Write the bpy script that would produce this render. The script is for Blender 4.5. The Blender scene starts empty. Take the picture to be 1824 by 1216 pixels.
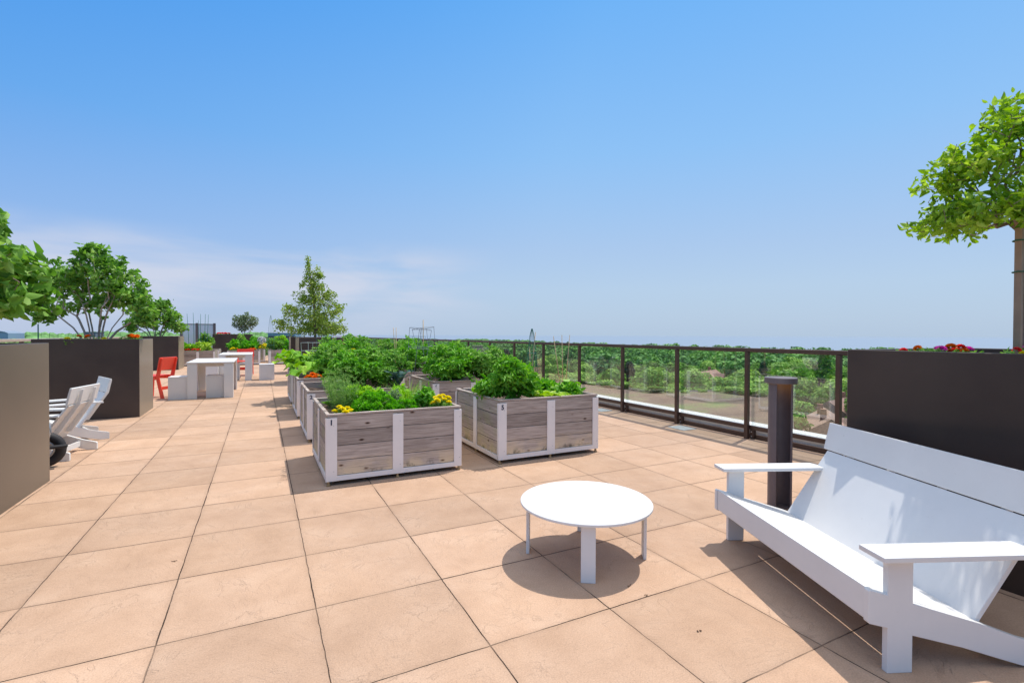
import bpy, bmesh, math, random
import numpy as np
from mathutils import Vector, Matrix
random.seed(7)
rng = np.random.default_rng(11)
SC = bpy.context.scene
COL = SC.collection
PI = math.pi

# ------------------------------------------------------------------ helpers
class MB:
    """collects vertices and faces of one mesh"""
    def __init__(s): s.v = []; s.f = []
    def add(s, vs, fs):
        o = len(s.v); s.v += [tuple(v) for v in vs]; s.f += [tuple(i + o for i in f) for f in fs]; return s
    def box(s, x0, x1, y0, y1, z0, z1):
        return s.add([(x0,y0,z0),(x1,y0,z0),(x1,y1,z0),(x0,y1,z0),(x0,y0,z1),(x1,y0,z1),(x1,y1,z1),(x0,y1,z1)],
                     [(3,2,1,0),(4,5,6,7),(0,1,5,4),(1,2,6,5),(2,3,7,6),(3,0,4,7)])
    def tube(s, pts, rad, n=8, cap=True, closed=False):
        pts = [Vector(p) for p in pts]; m = len(pts)
        if not hasattr(rad, '__len__'): rad = [rad] * m
        t = (pts[1] - pts[0]).normalized()
        ref = Vector((0,0,1)) if abs(t.z) < .9 else Vector((1,0,0))
        a = t.cross(ref).normalized(); vs = []
        for i, p in enumerate(pts):
            if closed: t = (pts[(i+1) % m] - pts[i-1]).normalized()
            elif 0 < i < m-1: t = (pts[i+1] - pts[i-1]).normalized()
            elif i: t = (pts[i] - pts[i-1]).normalized()
            a = (a - t * a.dot(t))
            a = a.normalized() if a.length > 1e-6 else t.orthogonal().normalized()
            b = t.cross(a)
            for k in range(n):
                q = 2*PI*k/n
                vs.append(p + (a*math.cos(q) + b*math.sin(q)) * rad[i])
        fs = []
        for i in range(m if closed else m-1):
            j = (i+1) % m
            for k in range(n):
                k2 = (k+1) % n
                fs.append((i*n+k, i*n+k2, j*n+k2, j*n+k))
        if cap and not closed:
            fs.append(tuple(range(n-1, -1, -1))); fs.append(tuple((m-1)*n + k for k in range(n)))
        return s.add(vs, fs)
    def lathe(s, prof, n=32, c=(0,0), close_top=True, close_bot=True):
        vs = []; fs = []
        for r, z in prof:
            for k in range(n):
                q = 2*PI*k/n; vs.append((c[0]+r*math.cos(q), c[1]+r*math.sin(q), z))
        for i in range(len(prof)-1):
            for k in range(n):
                k2 = (k+1) % n; fs.append((i*n+k, i*n+k2, (i+1)*n+k2, (i+1)*n+k))
        if close_bot: fs.append(tuple(range(n-1,-1,-1)))
        if close_top: fs.append(tuple((len(prof)-1)*n+k for k in range(n)))
        return s.add(vs, fs)
    def prism(s, poly, axis, a0, a1):
        """poly of 2-D points extruded along axis ('x','y','z')"""
        n = len(poly)
        def mk(p, a):
            return {'x': (a, p[0], p[1]), 'y': (p[0], a, p[1]), 'z': (p[0], p[1], a)}[axis]
        vs = [mk(p, a0) for p in poly] + [mk(p, a1) for p in poly]
        fs = [tuple(range(n-1,-1,-1)), tuple(range(n, 2*n))] + [(i, (i+1)%n, n+(i+1)%n, n+i) for i in range(n)]
        return s.add(vs, fs)

def link(o, parent=None):
    COL.objects.link(o)
    if parent: o.parent = parent
    return o
def build(mb, name, mat, parent=None, bevel=0, smooth=False, seg=1):
    me = bpy.data.meshes.new(name); me.from_pydata(mb.v, [], mb.f); me.validate()
    bm = bmesh.new(); bm.from_mesh(me); bmesh.ops.recalc_face_normals(bm, faces=bm.faces)
    if bevel:
        es = [e for e in bm.edges if len(e.link_faces) == 2 and e.calc_face_angle(0) > .7]
        bmesh.ops.bevel(bm, geom=es, offset=bevel, segments=seg, profile=.6, affect='EDGES', clamp_overlap=True)
    bm.to_mesh(me); bm.free()
    if smooth:
        for p in me.polygons: p.use_smooth = True
    me.materials.append(mat)
    return link(bpy.data.objects.new(name, me), parent)
def tag(o, label=None, cat=None, group=None, kind=None):
    if label: o['label'] = label
    if cat: o['category'] = cat
    if group: o['group'] = group
    if kind: o['kind'] = kind
    return o
def thing(name, loc, rz, label, cat, group=None):
    o = bpy.data.objects.new(name, None); o.empty_display_size = .1; link(o)
    o.location = loc; o.rotation_euler = (0, 0, rz)
    return tag(o, label, cat, group)
def kids(o): return [c for c in bpy.data.objects if c.parent == o]
def dup(root, loc, rz, label, scale=None, group=None, children=None):
    r = root.copy(); COL.objects.link(r); r.location = loc; r.rotation_euler = (0, 0, rz)
    if scale: r.scale = scale
    r['label'] = label
    if group: r['group'] = group
    for c in (kids(root) if children is None else children):
        d = c.copy(); COL.objects.link(d); d.parent = r
        for g in (kids(c) if children is None else []):
            e = g.copy(); COL.objects.link(e); e.parent = d
    return r
def npmesh(name, V, F, mat, rnd=None, parent=None, smooth=False):
    """V (n,3), F (m,4) quads"""
    me = bpy.data.meshes.new(name)
    V = np.asarray(V, np.float32); F = np.asarray(F, np.int32); m, k = F.shape
    me.vertices.add(len(V)); me.vertices.foreach_set('co', V.ravel())
    me.loops.add(m*k); me.loops.foreach_set('vertex_index', F.ravel())
    me.polygons.add(m); me.polygons.foreach_set('loop_start', np.arange(0, m*k, k, dtype=np.int32))
    if smooth: me.polygons.foreach_set('use_smooth', np.ones(m, bool))
    if rnd is not None:
        a = me.attributes.new('rnd', 'FLOAT', 'FACE'); a.data.foreach_set('value', np.asarray(rnd, np.float32))
    me.update(calc_edges=True); me.materials.append(mat)
    return link(bpy.data.objects.new(name, me), parent)

# ------------------------------------------------------------------ materials
def newmat(name):
    m = bpy.data.materials.new(name); m.use_nodes = True
    nt = m.node_tree; b = nt.nodes['Principled BSDF']; return m, nt, b
def N(nt, t, **kw):
    n = nt.nodes.new(t)
    for k, v in kw.items():
        if k in n.inputs: n.inputs[k].default_value = v
        else: setattr(n, k, v)
    return n
def ramp(nt, stops, interp='LINEAR'):
    r = nt.nodes.new('ShaderNodeValToRGB'); r.color_ramp.interpolation = interp
    e = r.color_ramp.elements
    while len(e) < len(stops): e.new(.5)
    for i, (p, c) in enumerate(stops):
        e[i].position = p; e[i].color = (*c, 1) if len(c) == 3 else c
    return r
def rgb(h): # sRGB 0..255 -> linear
    return tuple(((c/255)/12.92 if c/255 <= .04045 else ((c/255+.055)/1.055)**2.4) for c in h)
def math_(nt, op, a=None, b=None, **kw):
    n = nt.nodes.new('ShaderNodeMath'); n.operation = op
    for i, x in enumerate((a, b)):
        if x is None: continue
        if hasattr(x, 'links') or hasattr(x, 'is_linked'): nt.links.new(x, n.inputs[i])
        else: n.inputs[i].default_value = x
    return n.outputs[0]
def mixc(nt, fac, a, b, blend='MIX'):
    n = nt.nodes.new('ShaderNodeMix'); n.data_type = 'RGBA'; n.blend_type = blend
    for i, x in ((0, fac), (6, a), (7, b)):
        if hasattr(x, 'is_linked'): nt.links.new(x, n.inputs[i])
        elif i == 0: n.inputs[0].default_value = x
        else: n.inputs[i].default_value = (*x, 1)
    return n.outputs[2]

def simple(name, col, rough=.5, metal=0, var=.08, scale=6, bump=0, bscale=60, spec=.5):
    m, nt, b = newmat(name); L = nt.links
    tc = N(nt, 'ShaderNodeTexCoord'); no = N(nt, 'ShaderNodeTexNoise', Scale=scale, Detail=5.0)
    L.new(tc.outputs['Object'], no.inputs['Vector'])
    c0 = tuple(max(0, c*(1-var)) for c in col); c1 = tuple(min(1, c*(1+var)) for c in col)
    r = ramp(nt, [(.3, c0), (.7, c1)]); L.new(no.outputs[0], r.inputs[0]); L.new(r.outputs[0], b.inputs['Base Color'])
    b.inputs['Roughness'].default_value = rough; b.inputs['Metallic'].default_value = metal
    b.inputs['Specular IOR Level'].default_value = spec
    if bump:
        n2 = N(nt, 'ShaderNodeTexNoise', Scale=bscale, Detail=4.0); L.new(tc.outputs['Object'], n2.inputs['Vector'])
        bp = N(nt, 'ShaderNodeBump', Strength=bump, Distance=.002); L.new(n2.outputs[0], bp.inputs['Height']); L.new(bp.outputs[0], b.inputs['Normal'])
    return m

def leafmat(name, dark, mid, light, rough=.45, trans=.25, spec=.4, objrand=0):
    m, nt, b = newmat(name); L = nt.links
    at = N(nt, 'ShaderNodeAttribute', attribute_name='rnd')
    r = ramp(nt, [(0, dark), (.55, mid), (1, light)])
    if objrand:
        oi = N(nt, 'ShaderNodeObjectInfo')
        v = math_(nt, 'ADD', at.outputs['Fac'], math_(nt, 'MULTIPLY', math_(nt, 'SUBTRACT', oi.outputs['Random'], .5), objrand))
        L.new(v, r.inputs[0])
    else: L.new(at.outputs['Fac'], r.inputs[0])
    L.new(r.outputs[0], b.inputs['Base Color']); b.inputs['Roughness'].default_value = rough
    b.inputs['Specular IOR Level'].default_value = spec
    tr = N(nt, 'ShaderNodeBsdfTranslucent'); mx = N(nt, 'ShaderNodeMixShader'); mx.inputs[0].default_value = trans
    hs = N(nt, 'ShaderNodeHueSaturation', Saturation=1.1, Value=1.3); L.new(r.outputs[0], hs.inputs['Color']); L.new(hs.outputs[0], tr.inputs[0])
    L.new(b.outputs[0], mx.inputs[1]); L.new(tr.outputs[0], mx.inputs[2]); L.new(mx.outputs[0], nt.nodes['Material Output'].inputs[0])
    return m

M = {}
# tiled deck -------------------------------------------------------------
TX, TY, OX, OY = .610, .6124, .2235, 3.651
def deckmat():
    m, nt, b = newmat('deck_pavers'); L = nt.links
    ge = N(nt, 'ShaderNodeNewGeometry'); sp = N(nt, 'ShaderNodeSeparateXYZ'); L.new(ge.outputs['Position'], sp.inputs[0])
    # wobble of the joints
    wn = N(nt, 'ShaderNodeTexNoise', Scale=9.0, Detail=4.0); L.new(ge.outputs['Position'], wn.inputs['Vector'])
    wob = math_(nt, 'MULTIPLY', math_(nt, 'SUBTRACT', wn.outputs[0], .5), .010)
    ids = []; ds = []
    for s, t, o in (('X', TX, OX), ('Y', TY, OY)):
        q = math_(nt, 'DIVIDE', math_(nt, 'ADD', math_(nt, 'SUBTRACT', sp.outputs[s], o), wob), t)
        fl = math_(nt, 'FLOOR', q); fr = math_(nt, 'FRACT', q)
        d = math_(nt, 'MULTIPLY', math_(nt, 'SUBTRACT', .5, math_(nt, 'ABSOLUTE', math_(nt, 'SUBTRACT', fr, .5))), t)
        ids.append(fl); ds.append(d)
    cb = N(nt, 'ShaderNodeCombineXYZ'); L.new(ids[0], cb.inputs[0]); L.new(ids[1], cb.inputs[1])
    wh = N(nt, 'ShaderNodeTexWhiteNoise'); wh.noise_dimensions = '3D'; L.new(cb.outputs[0], wh.inputs['Vector'])
    # joint thickness: per tile random plus noise
    jn = N(nt, 'ShaderNodeTexNoise', Scale=2.2, Detail=3.0); L.new(ge.outputs['Position'], jn.inputs['Vector'])
    wsum = math_(nt, 'ADD', math_(nt, 'MULTIPLY', wh.outputs['Value'], .0016), math_(nt, 'MULTIPLY', jn.outputs[0], .0028))
    dmin = math_(nt, 'MINIMUM', ds[0], ds[1])
    wid = math_(nt, 'ADD', wsum, -.0002)
    e = N(nt, 'ShaderNodeMapRange'); L.new(math_(nt, 'SUBTRACT', dmin, wid), e.inputs[0])
    e.inputs[1].default_value = -.0006; e.inputs[2].default_value = .0012; e.inputs[3].default_value = 1; e.inputs[4].default_value = 0
    # joint darkness fades here and there
    jd = N(nt, 'ShaderNodeTexNoise', Scale=3.1, Detail=5.0); L.new(ge.outputs['Position'], jd.inputs['Vector'])
    jr = ramp(nt, [(.36, (.30,.30,.30)), (.56, (1,1,1))]); L.new(jd.outputs[0], jr.inputs[0])
    jf = math_(nt, 'MULTIPLY', e.outputs[0], jr.outputs[0])
    # body colour
    off = N(nt, 'ShaderNodeVectorMath', operation='MULTIPLY_ADD'); L.new(wh.outputs['Color'], off.inputs[0]); off.inputs[1].default_value = (9,9,9); L.new(ge.outputs['Position'], off.inputs[2])
    n1 = N(nt, 'ShaderNodeTexNoise', Scale=3.0, Detail=8.0, Roughness=.62); L.new(off.outputs[0], n1.inputs['Vector'])
    n2 = N(nt, 'ShaderNodeTexNoise', Scale=160.0, Detail=4.0, Roughness=.7); L.new(ge.outputs['Position'], n2.inputs['Vector'])
    n0 = N(nt, 'ShaderNodeTexNoise', Scale=.55, Detail=4.0); L.new(ge.outputs['Position'], n0.inputs['Vector'])
    r1 = ramp(nt, [(.25, (.485,.308,.198)), (.5, (.57,.373,.247)), (.78, (.635,.435,.300))]); L.new(n1.outputs[0], r1.inputs[0])
    c = mixc(nt, .55, r1.outputs[0], r1.outputs[0])
    tint = N(nt, 'ShaderNodeMapRange'); L.new(wh.outputs['Value'], tint.inputs[0]); tint.inputs[3].default_value = .88; tint.inputs[4].default_value = 1.06
    c = mixc(nt, 1, c, tint.outputs[0], 'MULTIPLY')
    r2 = ramp(nt, [(.3, (.82,.82,.82)), (.7, (1.15,1.15,1.15))]); L.new(n2.outputs[0], r2.inputs[0]); c = mixc(nt, 1, c, r2.outputs[0], 'MULTIPLY')
    r0 = ramp(nt, [(.3, (.86,.87,.90)), (.7, (1.06,1.05,1.03))]); L.new(n0.outputs[0], r0.inputs[0]); c = mixc(nt, 1, c, r0.outputs[0], 'MULTIPLY')
    # a few dark specks and stains
    vo = N(nt, 'ShaderNodeTexNoise', Scale=23.0, Detail=3.0, Roughness=.7); L.new(ge.outputs['Position'], vo.inputs['Vector'])
    rs = ramp(nt, [(.17, (.5,.45,.42)), (.215, (1,1,1))]); L.new(vo.outputs[0], rs.inputs[0]); c = mixc(nt, 1, c, rs.outputs[0], 'MULTIPLY')
    # dirt beside the joints
    dj = N(nt, 'ShaderNodeMapRange'); L.new(dmin, dj.inputs[0]); dj.inputs[1].default_value = 0; dj.inputs[2].default_value = .03; dj.inputs[3].default_value = .90; dj.inputs[4].default_value = 1
    c = mixc(nt, 1, c, dj.outputs[0], 'MULTIPLY')
    c = mixc(nt, jf, c, (.035,.022,.016))
    L.new(c, b.inputs['Base Color']); b.inputs['Roughness'].default_value = .85; b.inputs['Specular IOR Level'].default_value = .2
    # cleft slate relief
    wv = N(nt, 'ShaderNodeTexNoise', Scale=2.3, Detail=7.0, Roughness=.55, Distortion=1.6); L.new(off.outputs[0], wv.inputs['Vector'])
    rg = N(nt, 'ShaderNodeTexNoise', Scale=4.2, Detail=6.0, Roughness=.6, Distortion=.9); L.new(off.outputs[0], rg.inputs['Vector'])
    rd = N(nt, 'ShaderNodeMapRange'); L.new(math_(nt, 'ABSOLUTE', math_(nt, 'SUBTRACT', rg.outputs[0], .5)), rd.inputs[0]); rd.inputs[1].default_value = 0; rd.inputs[2].default_value = .018; rd.inputs[3].default_value = 1; rd.inputs[4].default_value = 0
    rmk = ramp(nt, [(.45, (0,0,0)), (.62, (1,1,1))]); L.new(n1.outputs[0], rmk.inputs[0]); rf = math_(nt, 'MULTIPLY', rd.outputs[0], rmk.outputs[0])
    c = mixc(nt, math_(nt, 'MULTIPLY', rf, .11), c, (.25,.15,.10)); L.new(c, b.inputs['Base Color'])
    st = N(nt, 'ShaderNodeMath', operation='SNAP'); L.new(wv.outputs[0], st.inputs[0]); st.inputs[1].default_value = .055
    hsum = math_(nt, 'ADD', math_(nt, 'MULTIPLY', st.outputs[0], .55), math_(nt, 'ADD', math_(nt, 'MULTIPLY', wv.outputs[0], .7), math_(nt, 'MULTIPLY', n2.outputs[0], .06)))
    hsum = math_(nt, 'SUBTRACT', hsum, math_(nt, 'ADD', math_(nt, 'MULTIPLY', jf, .5), math_(nt, 'MULTIPLY', rf, .12)))
    bp = N(nt, 'ShaderNodeBump', Strength=.8, Distance=.020); L.new(hsum, bp.inputs['Height']); L.new(bp.outputs[0], b.inputs['Normal'])
    return m
M['deck'] = deckmat()

def woodmat(name, dark, light, tan):
    m, nt, b = newmat(name); L = nt.links
    tc = N(nt, 'ShaderNodeTexCoord'); oi = N(nt, 'ShaderNodeObjectInfo'); ge = N(nt, 'ShaderNodeNewGeometry')
    sh = math_(nt, 'ADD', math_(nt, 'MULTIPLY', oi.outputs['Random'], 37), math_(nt, 'MULTIPLY', ge.outputs['Random Per Island'], 53))
    va = N(nt, 'ShaderNodeVectorMath', operation='ADD'); L.new(tc.outputs['Object'], va.inputs[0]); L.new(sh, va.inputs[1])
    mp = N(nt, 'ShaderNodeMapping'); mp.inputs['Scale'].default_value = (1.6, 1.6, 34); L.new(va.outputs[0], mp.inputs[0])
    g = N(nt, 'ShaderNodeTexNoise', Scale=2.4, Detail=8.0, Roughness=.62, Distortion=.5); L.new(mp.outputs[0], g.inputs['Vector'])
    r = ramp(nt, [(.28, dark), (.5, tuple((a+b_)/2 for a, b_ in zip(dark, light))), (.72, light)]); L.new(g.outputs[0], r.inputs[0])
    # per board tone
    t = N(nt, 'ShaderNodeMapRange'); L.new(ge.outputs['Random Per Island'], t.inputs[0]); t.inputs[3].default_value = .78; t.inputs[4].default_value = 1.15
    c = mixc(nt, 1, r.outputs[0], t.outputs[0], 'MULTIPLY')
    # tan patches near the bottom, where the wood stays damp
    sp = N(nt, 'ShaderNodeSeparateXYZ'); L.new(tc.outputs['Object'], sp.inputs[0])
    z = N(nt, 'ShaderNodeMapRange'); L.new(sp.outputs['Z'], z.inputs[0]); z.inputs[1].default_value = .10; z.inputs[2].default_value = .25; z.inputs[3].default_value = 1; z.inputs[4].default_value = 0
    pn = N(nt, 'ShaderNodeTexNoise', Scale=5.0, Detail=5.0); L.new(va.outputs[0], pn.inputs['Vector'])
    pr = ramp(nt, [(.36, (0,0,0)), (.54, (1,1,1))]); L.new(pn.outputs[0], pr.inputs[0])
    c = mixc(nt, math_(nt, 'MULTIPLY', z.outputs[0], pr.outputs[0]), c, tan)
    # knots
    mk = N(nt, 'ShaderNodeMapping'); mk.inputs['Scale'].default_value = (3.6, 3.6, 8.2); L.new(va.outputs[0], mk.inputs[0])
    vo = N(nt, 'ShaderNodeTexVoronoi', Scale=1.25); vo.feature = 'F1'; L.new(mk.outputs[0], vo.inputs['Vector'])
    kr = ramp(nt, [(.05, (.12,.08,.07)), (.075, (.42,.34,.3)), (.10, (.75,.70,.66)), (.14, (1,1,1))]); L.new(vo.outputs['Distance'], kr.inputs[0]); c = mixc(nt, 1, c, kr.outputs[0], 'MULTIPLY')
    # cracks
    mc = N(nt, 'ShaderNodeMapping'); mc.inputs['Scale'].default_value = (1.0, 1.0, 60); L.new(va.outputs[0], mc.inputs[0])
    cn = N(nt, 'ShaderNodeTexNoise', Scale=3.0, Detail=6.0); L.new(mc.outputs[0], cn.inputs['Vector'])
    cr = ramp(nt, [(.30, (.4,.37,.36)), (.38, (1,1,1))]); L.new(cn.outputs[0], cr.inputs[0]); c = mixc(nt, 1, c, cr.outputs[0], 'MULTIPLY')
    # green tinge and black mould in the lowest board
    mz = N(nt, 'ShaderNodeMapRange'); L.new(sp.outputs['Z'], mz.inputs[0]); mz.inputs[1].default_value = .078; mz.inputs[2].default_value = .15; mz.inputs[3].default_value = 1; mz.inputs[4].default_value = 0
    mn = N(nt, 'ShaderNodeTexNoise', Scale=7.0, Detail=7.0, Roughness=.7); L.new(va.outputs[0], mn.inputs['Vector'])
    mr = ramp(nt, [(.52, (0,0,0)), (.62, (1,1,1))]); L.new(mn.outputs[0], mr.inputs[0])
    c = mixc(nt, math_(nt, 'MULTIPLY', mz.outputs[0], mr.outputs[0]), c, (.07,.065,.045))
    sn = N(nt, 'ShaderNodeSeparateXYZ'); L.new(ge.outputs['Normal'], sn.inputs[0])
    gx = math_(nt, 'MULTIPLY', math_(nt, 'ABSOLUTE', sn.outputs['X']), .30)
    gn = ramp(nt, [(.42, (0,0,0)), (.6, (1,1,1))]); L.new(pn.outputs[0], gn.inputs[0])
    c = mixc(nt, math_(nt, 'MULTIPLY', gx, gn.outputs[0]), c, (.34,.37,.16))
    L.new(c, b.inputs['Base Color']); b.inputs['Roughness'].default_value = .85; b.inputs['Specular IOR Level'].default_value = .2
    bp = N(nt, 'ShaderNodeBump', Strength=.5, Distance=.004); L.new(g.outputs[0], bp.inputs['Height']); L.new(bp.outputs[0], b.inputs['Normal'])
    return m
M['wood'] = woodmat('weathered_cedar', (.27,.21,.175), (.58,.49,.425), (.72,.57,.38))

def panelwhite(name, col, dirt):
    m, nt, b = newmat(name); L = nt.links
    tc = N(nt, 'ShaderNodeTexCoord'); n = N(nt, 'ShaderNodeTexNoise', Scale=3.5, Detail=8.0, Roughness=.65); L.new(tc.outputs['Object'], n.inputs['Vector'])
    r = ramp(nt, [(.25, tuple(c*(1-dirt) for c in col)), (.6, col)]); L.new(n.outputs[0], r.inputs[0])
    n2 = N(nt, 'ShaderNodeTexNoise', Scale=40, Detail=3.0); L.new(tc.outputs['Object'], n2.inputs['Vector'])
    r2 = ramp(nt, [(.22, (.88,.87,.84)), (.30, (1,1,1))]); L.new(n2.outputs[0], r2.inputs[0])
    L.new(mixc(nt, 1, r.outputs[0], r2.outputs[0], 'MULTIPLY'), b.inputs['Base Color'])
    b.inputs['Roughness'].default_value = .48; b.inputs['Specular IOR Level'].default_value = .35
    n3 = N(nt, 'ShaderNodeTexNoise', Scale=180, Detail=3.0); L.new(tc.outputs['Object'], n3.inputs['Vector'])
    bp = N(nt, 'ShaderNodeBump', Strength=.12, Distance=.001); L.new(n3.outputs[0], bp.inputs['Height']); L.new(bp.outputs[0], b.inputs['Normal'])
    return m
M['white'] = panelwhite('white_plastic_lumber', (.745,.73,.70), .06)
M['whitemetal'] = panelwhite('white_painted_metal', (.86,.80,.755), .08)
M['red'] = simple('red_plastic_lumber', (.93,.075,.035), .45, var=.08)

def boxmetal():
    m, nt, b = newmat('bronze_planter_steel'); L = nt.links
    tc = N(nt, 'ShaderNodeTexCoord'); n = N(nt, 'ShaderNodeTexNoise', Scale=2.0, Detail=6.0); L.new(tc.outputs['Object'], n.inputs['Vector'])
    n2 = N(nt, 'ShaderNodeTexNoise', Scale=420, Detail=2.0); L.new(tc.outputs['Object'], n2.inputs['Vector'])
    s = math_(nt, 'ADD', math_(nt, 'MULTIPLY', n.outputs[0], .6), math_(nt, 'MULTIPLY', n2.outputs[0], .4))
    r = ramp(nt, [(.35, (.040,.026,.022)), (.65, (.066,.046,.036))]); L.new(s, r.inputs[0]); L.new(r.outputs[0], b.inputs['Base Color'])
    b.inputs['Roughness'].default_value = .36; b.inputs['IOR'].default_value = 1.45; b.inputs['Sheen Weight'].default_value = .45; b.inputs['Sheen Roughness'].default_value = .35; b.inputs['Sheen Tint'].default_value = (.92,.76,.55,1)
    bp = N(nt, 'ShaderNodeBump', Strength=.2, Distance=.0015); L.new(n2.outputs[0], bp.inputs['Height']); L.new(bp.outputs[0], b.inputs['Normal'])
    return m
M['box'] = boxmetal()
M['bronze'] = simple('bronze_railing_metal', (.095,.056,.040), .42, metal=.3, var=.15, bump=.1, bscale=300)
M['bollard'] = simple('dark_bollard_metal', (.15,.118,.12), .5, metal=.1, var=.06, scale=20, bump=.15, bscale=400)
M['steel'] = simple('galvanised_steel', (.55,.56,.57), .35, metal=.8, var=.15)
M['rubber'] = simple('black_rubber', (.02,.018,.02), .7, var=.3)
M['soil'] = simple('dark_soil', (.13,.085,.058), .95, var=.5, scale=45, bump=1, bscale=90)
M['ink'] = simple('dark_blue_ink', (.02,.025,.06), .5)
M['brass'] = simple('brass_foot', (.42,.30,.16), .5, metal=.5, var=.3)
M['bamboo'] = simple('bamboo_cane', (.55,.38,.20), .6, var=.25, scale=14)
M['stakewood'] = simple('planed_wooden_stake', (.38,.245,.16), .75, var=.15, scale=9)
M['wire'] = simple('galvanised_wire', (.22,.23,.27), .5)
M['greenwire'] = simple('green_coated_wire', (.03,.16,.13), .5)
M['orangewire'] = simple('orange_coated_wire', (.65,.20,.04), .5)
M['redwire'] = simple('dull_red_wire', (.35,.12,.11), .5)
M['whitewire'] = simple('white_plastic_tube', (.6,.62,.6), .5)
M['plate'] = simple('grey_drain_plate', (.42,.43,.41), .6, var=.15, scale=30)
M['tie'] = simple('green_tree_tie', (.02,.12,.06), .6)
M['bark'] = simple('grey_brown_bark', (.24,.175,.135), .85, var=.35, scale=25, bump=.6, bscale=60)
M['barklight'] = simple('pale_bark', (.40,.32,.27), .85, var=.3, scale=25, bump=.5, bscale=60)
M['stem'] = simple('green_stem', (.16,.26,.07), .6, var=.2)
M['kerb'] = simple('white_parapet_cap', (.72,.70,.68), .7, var=.06)

def glassmat(name, tint, rough=0):
    m, nt, b = newmat(name); L = nt.links; nt.nodes.remove(b)
    lw = N(nt, 'ShaderNodeLayerWeight', Blend=.5); fres = math_(nt, 'ADD', math_(nt, 'MULTIPLY', math_(nt, 'POWER', lw.outputs['Facing'], 5.0), .84), .15); tr = N(nt, 'ShaderNodeBsdfTransparent'); tr.inputs[0].default_value = (*tint, 1)
    gl = N(nt, 'ShaderNodeBsdfGlossy', Roughness=rough); mx = N(nt, 'ShaderNodeMixShader')
    L.new(fres, mx.inputs[0]); L.new(tr.outputs[0], mx.inputs[1]); L.new(gl.outputs[0], mx.inputs[2])
    # dust film
    tc = N(nt, 'ShaderNodeTexCoord'); n = N(nt, 'ShaderNodeTexNoise', Scale=38, Detail=5.0, Roughness=.7); L.new(tc.outputs['Object'], n.inputs['Vector'])
    r = ramp(nt, [(.5, (.004,.004,.004)), (.74, (.06,.06,.06))]); L.new(n.outputs[0], r.inputs[0])
    di = N(nt, 'ShaderNodeBsdfDiffuse'); di.inputs[0].default_value = (.7,.7,.68,1); m2 = N(nt, 'ShaderNodeMixShader')
    L.new(r.outputs[0], m2.inputs[0]); L.new(mx.outputs[0], m2.inputs[1]); L.new(di.outputs[0], m2.inputs[2])
    L.new(m2.outputs[0], nt.nodes['Material Output'].inputs[0]); return m
M['glass'] = glassmat('clear_glass', (.93,.97,.96))
def frost():
    m, nt, b = newmat('frosted_glass'); b.inputs['Base Color'].default_value = (.62,.70,.78,1); b.inputs['Roughness'].default_value = .3
    b.inputs['Alpha'].default_value = .75; return m
M['frost'] = frost()
def lampm():
    m, nt, b = newmat('amber_lamp'); b.inputs['Base Color'].default_value = (.9,.6,.25,1)
    b.inputs['Emission Color'].default_value = (1,.5,.12,1); b.inputs['Emission Strength'].default_value = 2.5; return m
M['lamp'] = lampm()

# foliage
M['lf_lilac'] = leafmat('lilac_leaf', (.085,.20,.03), (.21,.43,.06), (.44,.62,.19), .55, .35, .2)
M['lf_right'] = leafmat('small_tree_leaf', (.11,.22,.02), (.30,.50,.04), (.56,.72,.13), .55, .4, .2)
M['lf_olive'] = leafmat('olive_green_leaf', (.13,.22,.03), (.32,.45,.07), (.56,.66,.20), .55, .35, .2)
M['lf_grey'] = leafmat('grey_green_leaf', (0.120,0.180,0.084), (0.228,0.300,0.144), (0.360,0.432,0.240), .55)
M['lf_tomato'] = leafmat('tomato_leaf', (.06,.16,.022), (.18,.41,.05), (.42,.64,.15), .6, .3, .2)
M['lf_bright'] = leafmat('bright_green_leaf', (.11,.30,.015), (.28,.58,.03), (.50,.74,.09), .55, .3, .2)
M['lf_parsley'] = leafmat('parsley_leaf', (.05,.22,.01), (.13,.46,.015), (.26,.60,.04), .5, .3, .25)
M['lf_dill'] = leafmat('feathery_herb', (.14,.30,.06), (.27,.48,.11), (.46,.64,.20), .6, .3, .2)
M['lf_lime'] = leafmat('lime_lettuce', (.25,.42,.02), (.42,.62,.05), (.60,.75,.14), .5)
M['lf_basil'] = leafmat('glossy_bean_leaf', (.06,.20,.015), (.16,.44,.03), (.36,.63,.10), .5, .3, .25)
M['lf_kale'] = leafmat('blue_green_kale', (.012,.05,.035), (.03,.09,.07), (.10,.20,.18), .5, .1)
M['lf_thyme'] = leafmat('silver_thyme', (0.143,0.220,0.099), (0.264,0.363,0.176), (0.462,0.506,0.330), .6)
M['pt_yellow'] = leafmat('yellow_petal', (.90,.68,.01), (.95,.84,.02), (.98,.92,.10), .6, .15, .2)
M['pt_orange'] = leafmat('orange_petal', (.70,.10,.004), (.90,.22,.006), (.95,.36,.02), .6)
M['pt_red'] = leafmat('red_petal', (.75,.03,.03), (.90,.08,.07), (.95,.20,.16), .6, .2, .2)
M['pt_pink'] = leafmat('magenta_petal', (.75,.04,.40), (.90,.10,.60), (.95,.35,.75), .6, .2, .2)
M['pt_white'] = leafmat('white_petal', (.7,.7,.7), (.82,.82,.80), (.9,.9,.88), .6)
# ------------------------------------------------------------------ camera, sun, sky
H = 1.27013; YAW = .472482; PIT = -.0123945; ROLL = -.00405954
cam = bpy.data.cameras.new('camera'); co = link(bpy.data.objects.new('camera', cam))
cam.sensor_width = 36; cam.lens = 36*873.696/1824; cam.clip_start = .05; cam.clip_end = 60000
fw = Vector((math.sin(YAW)*math.cos(PIT), math.cos(YAW)*math.cos(PIT), math.sin(PIT)))
rt = Vector((math.cos(YAW), -math.sin(YAW), 0)); up = rt.cross(fw)
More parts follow.
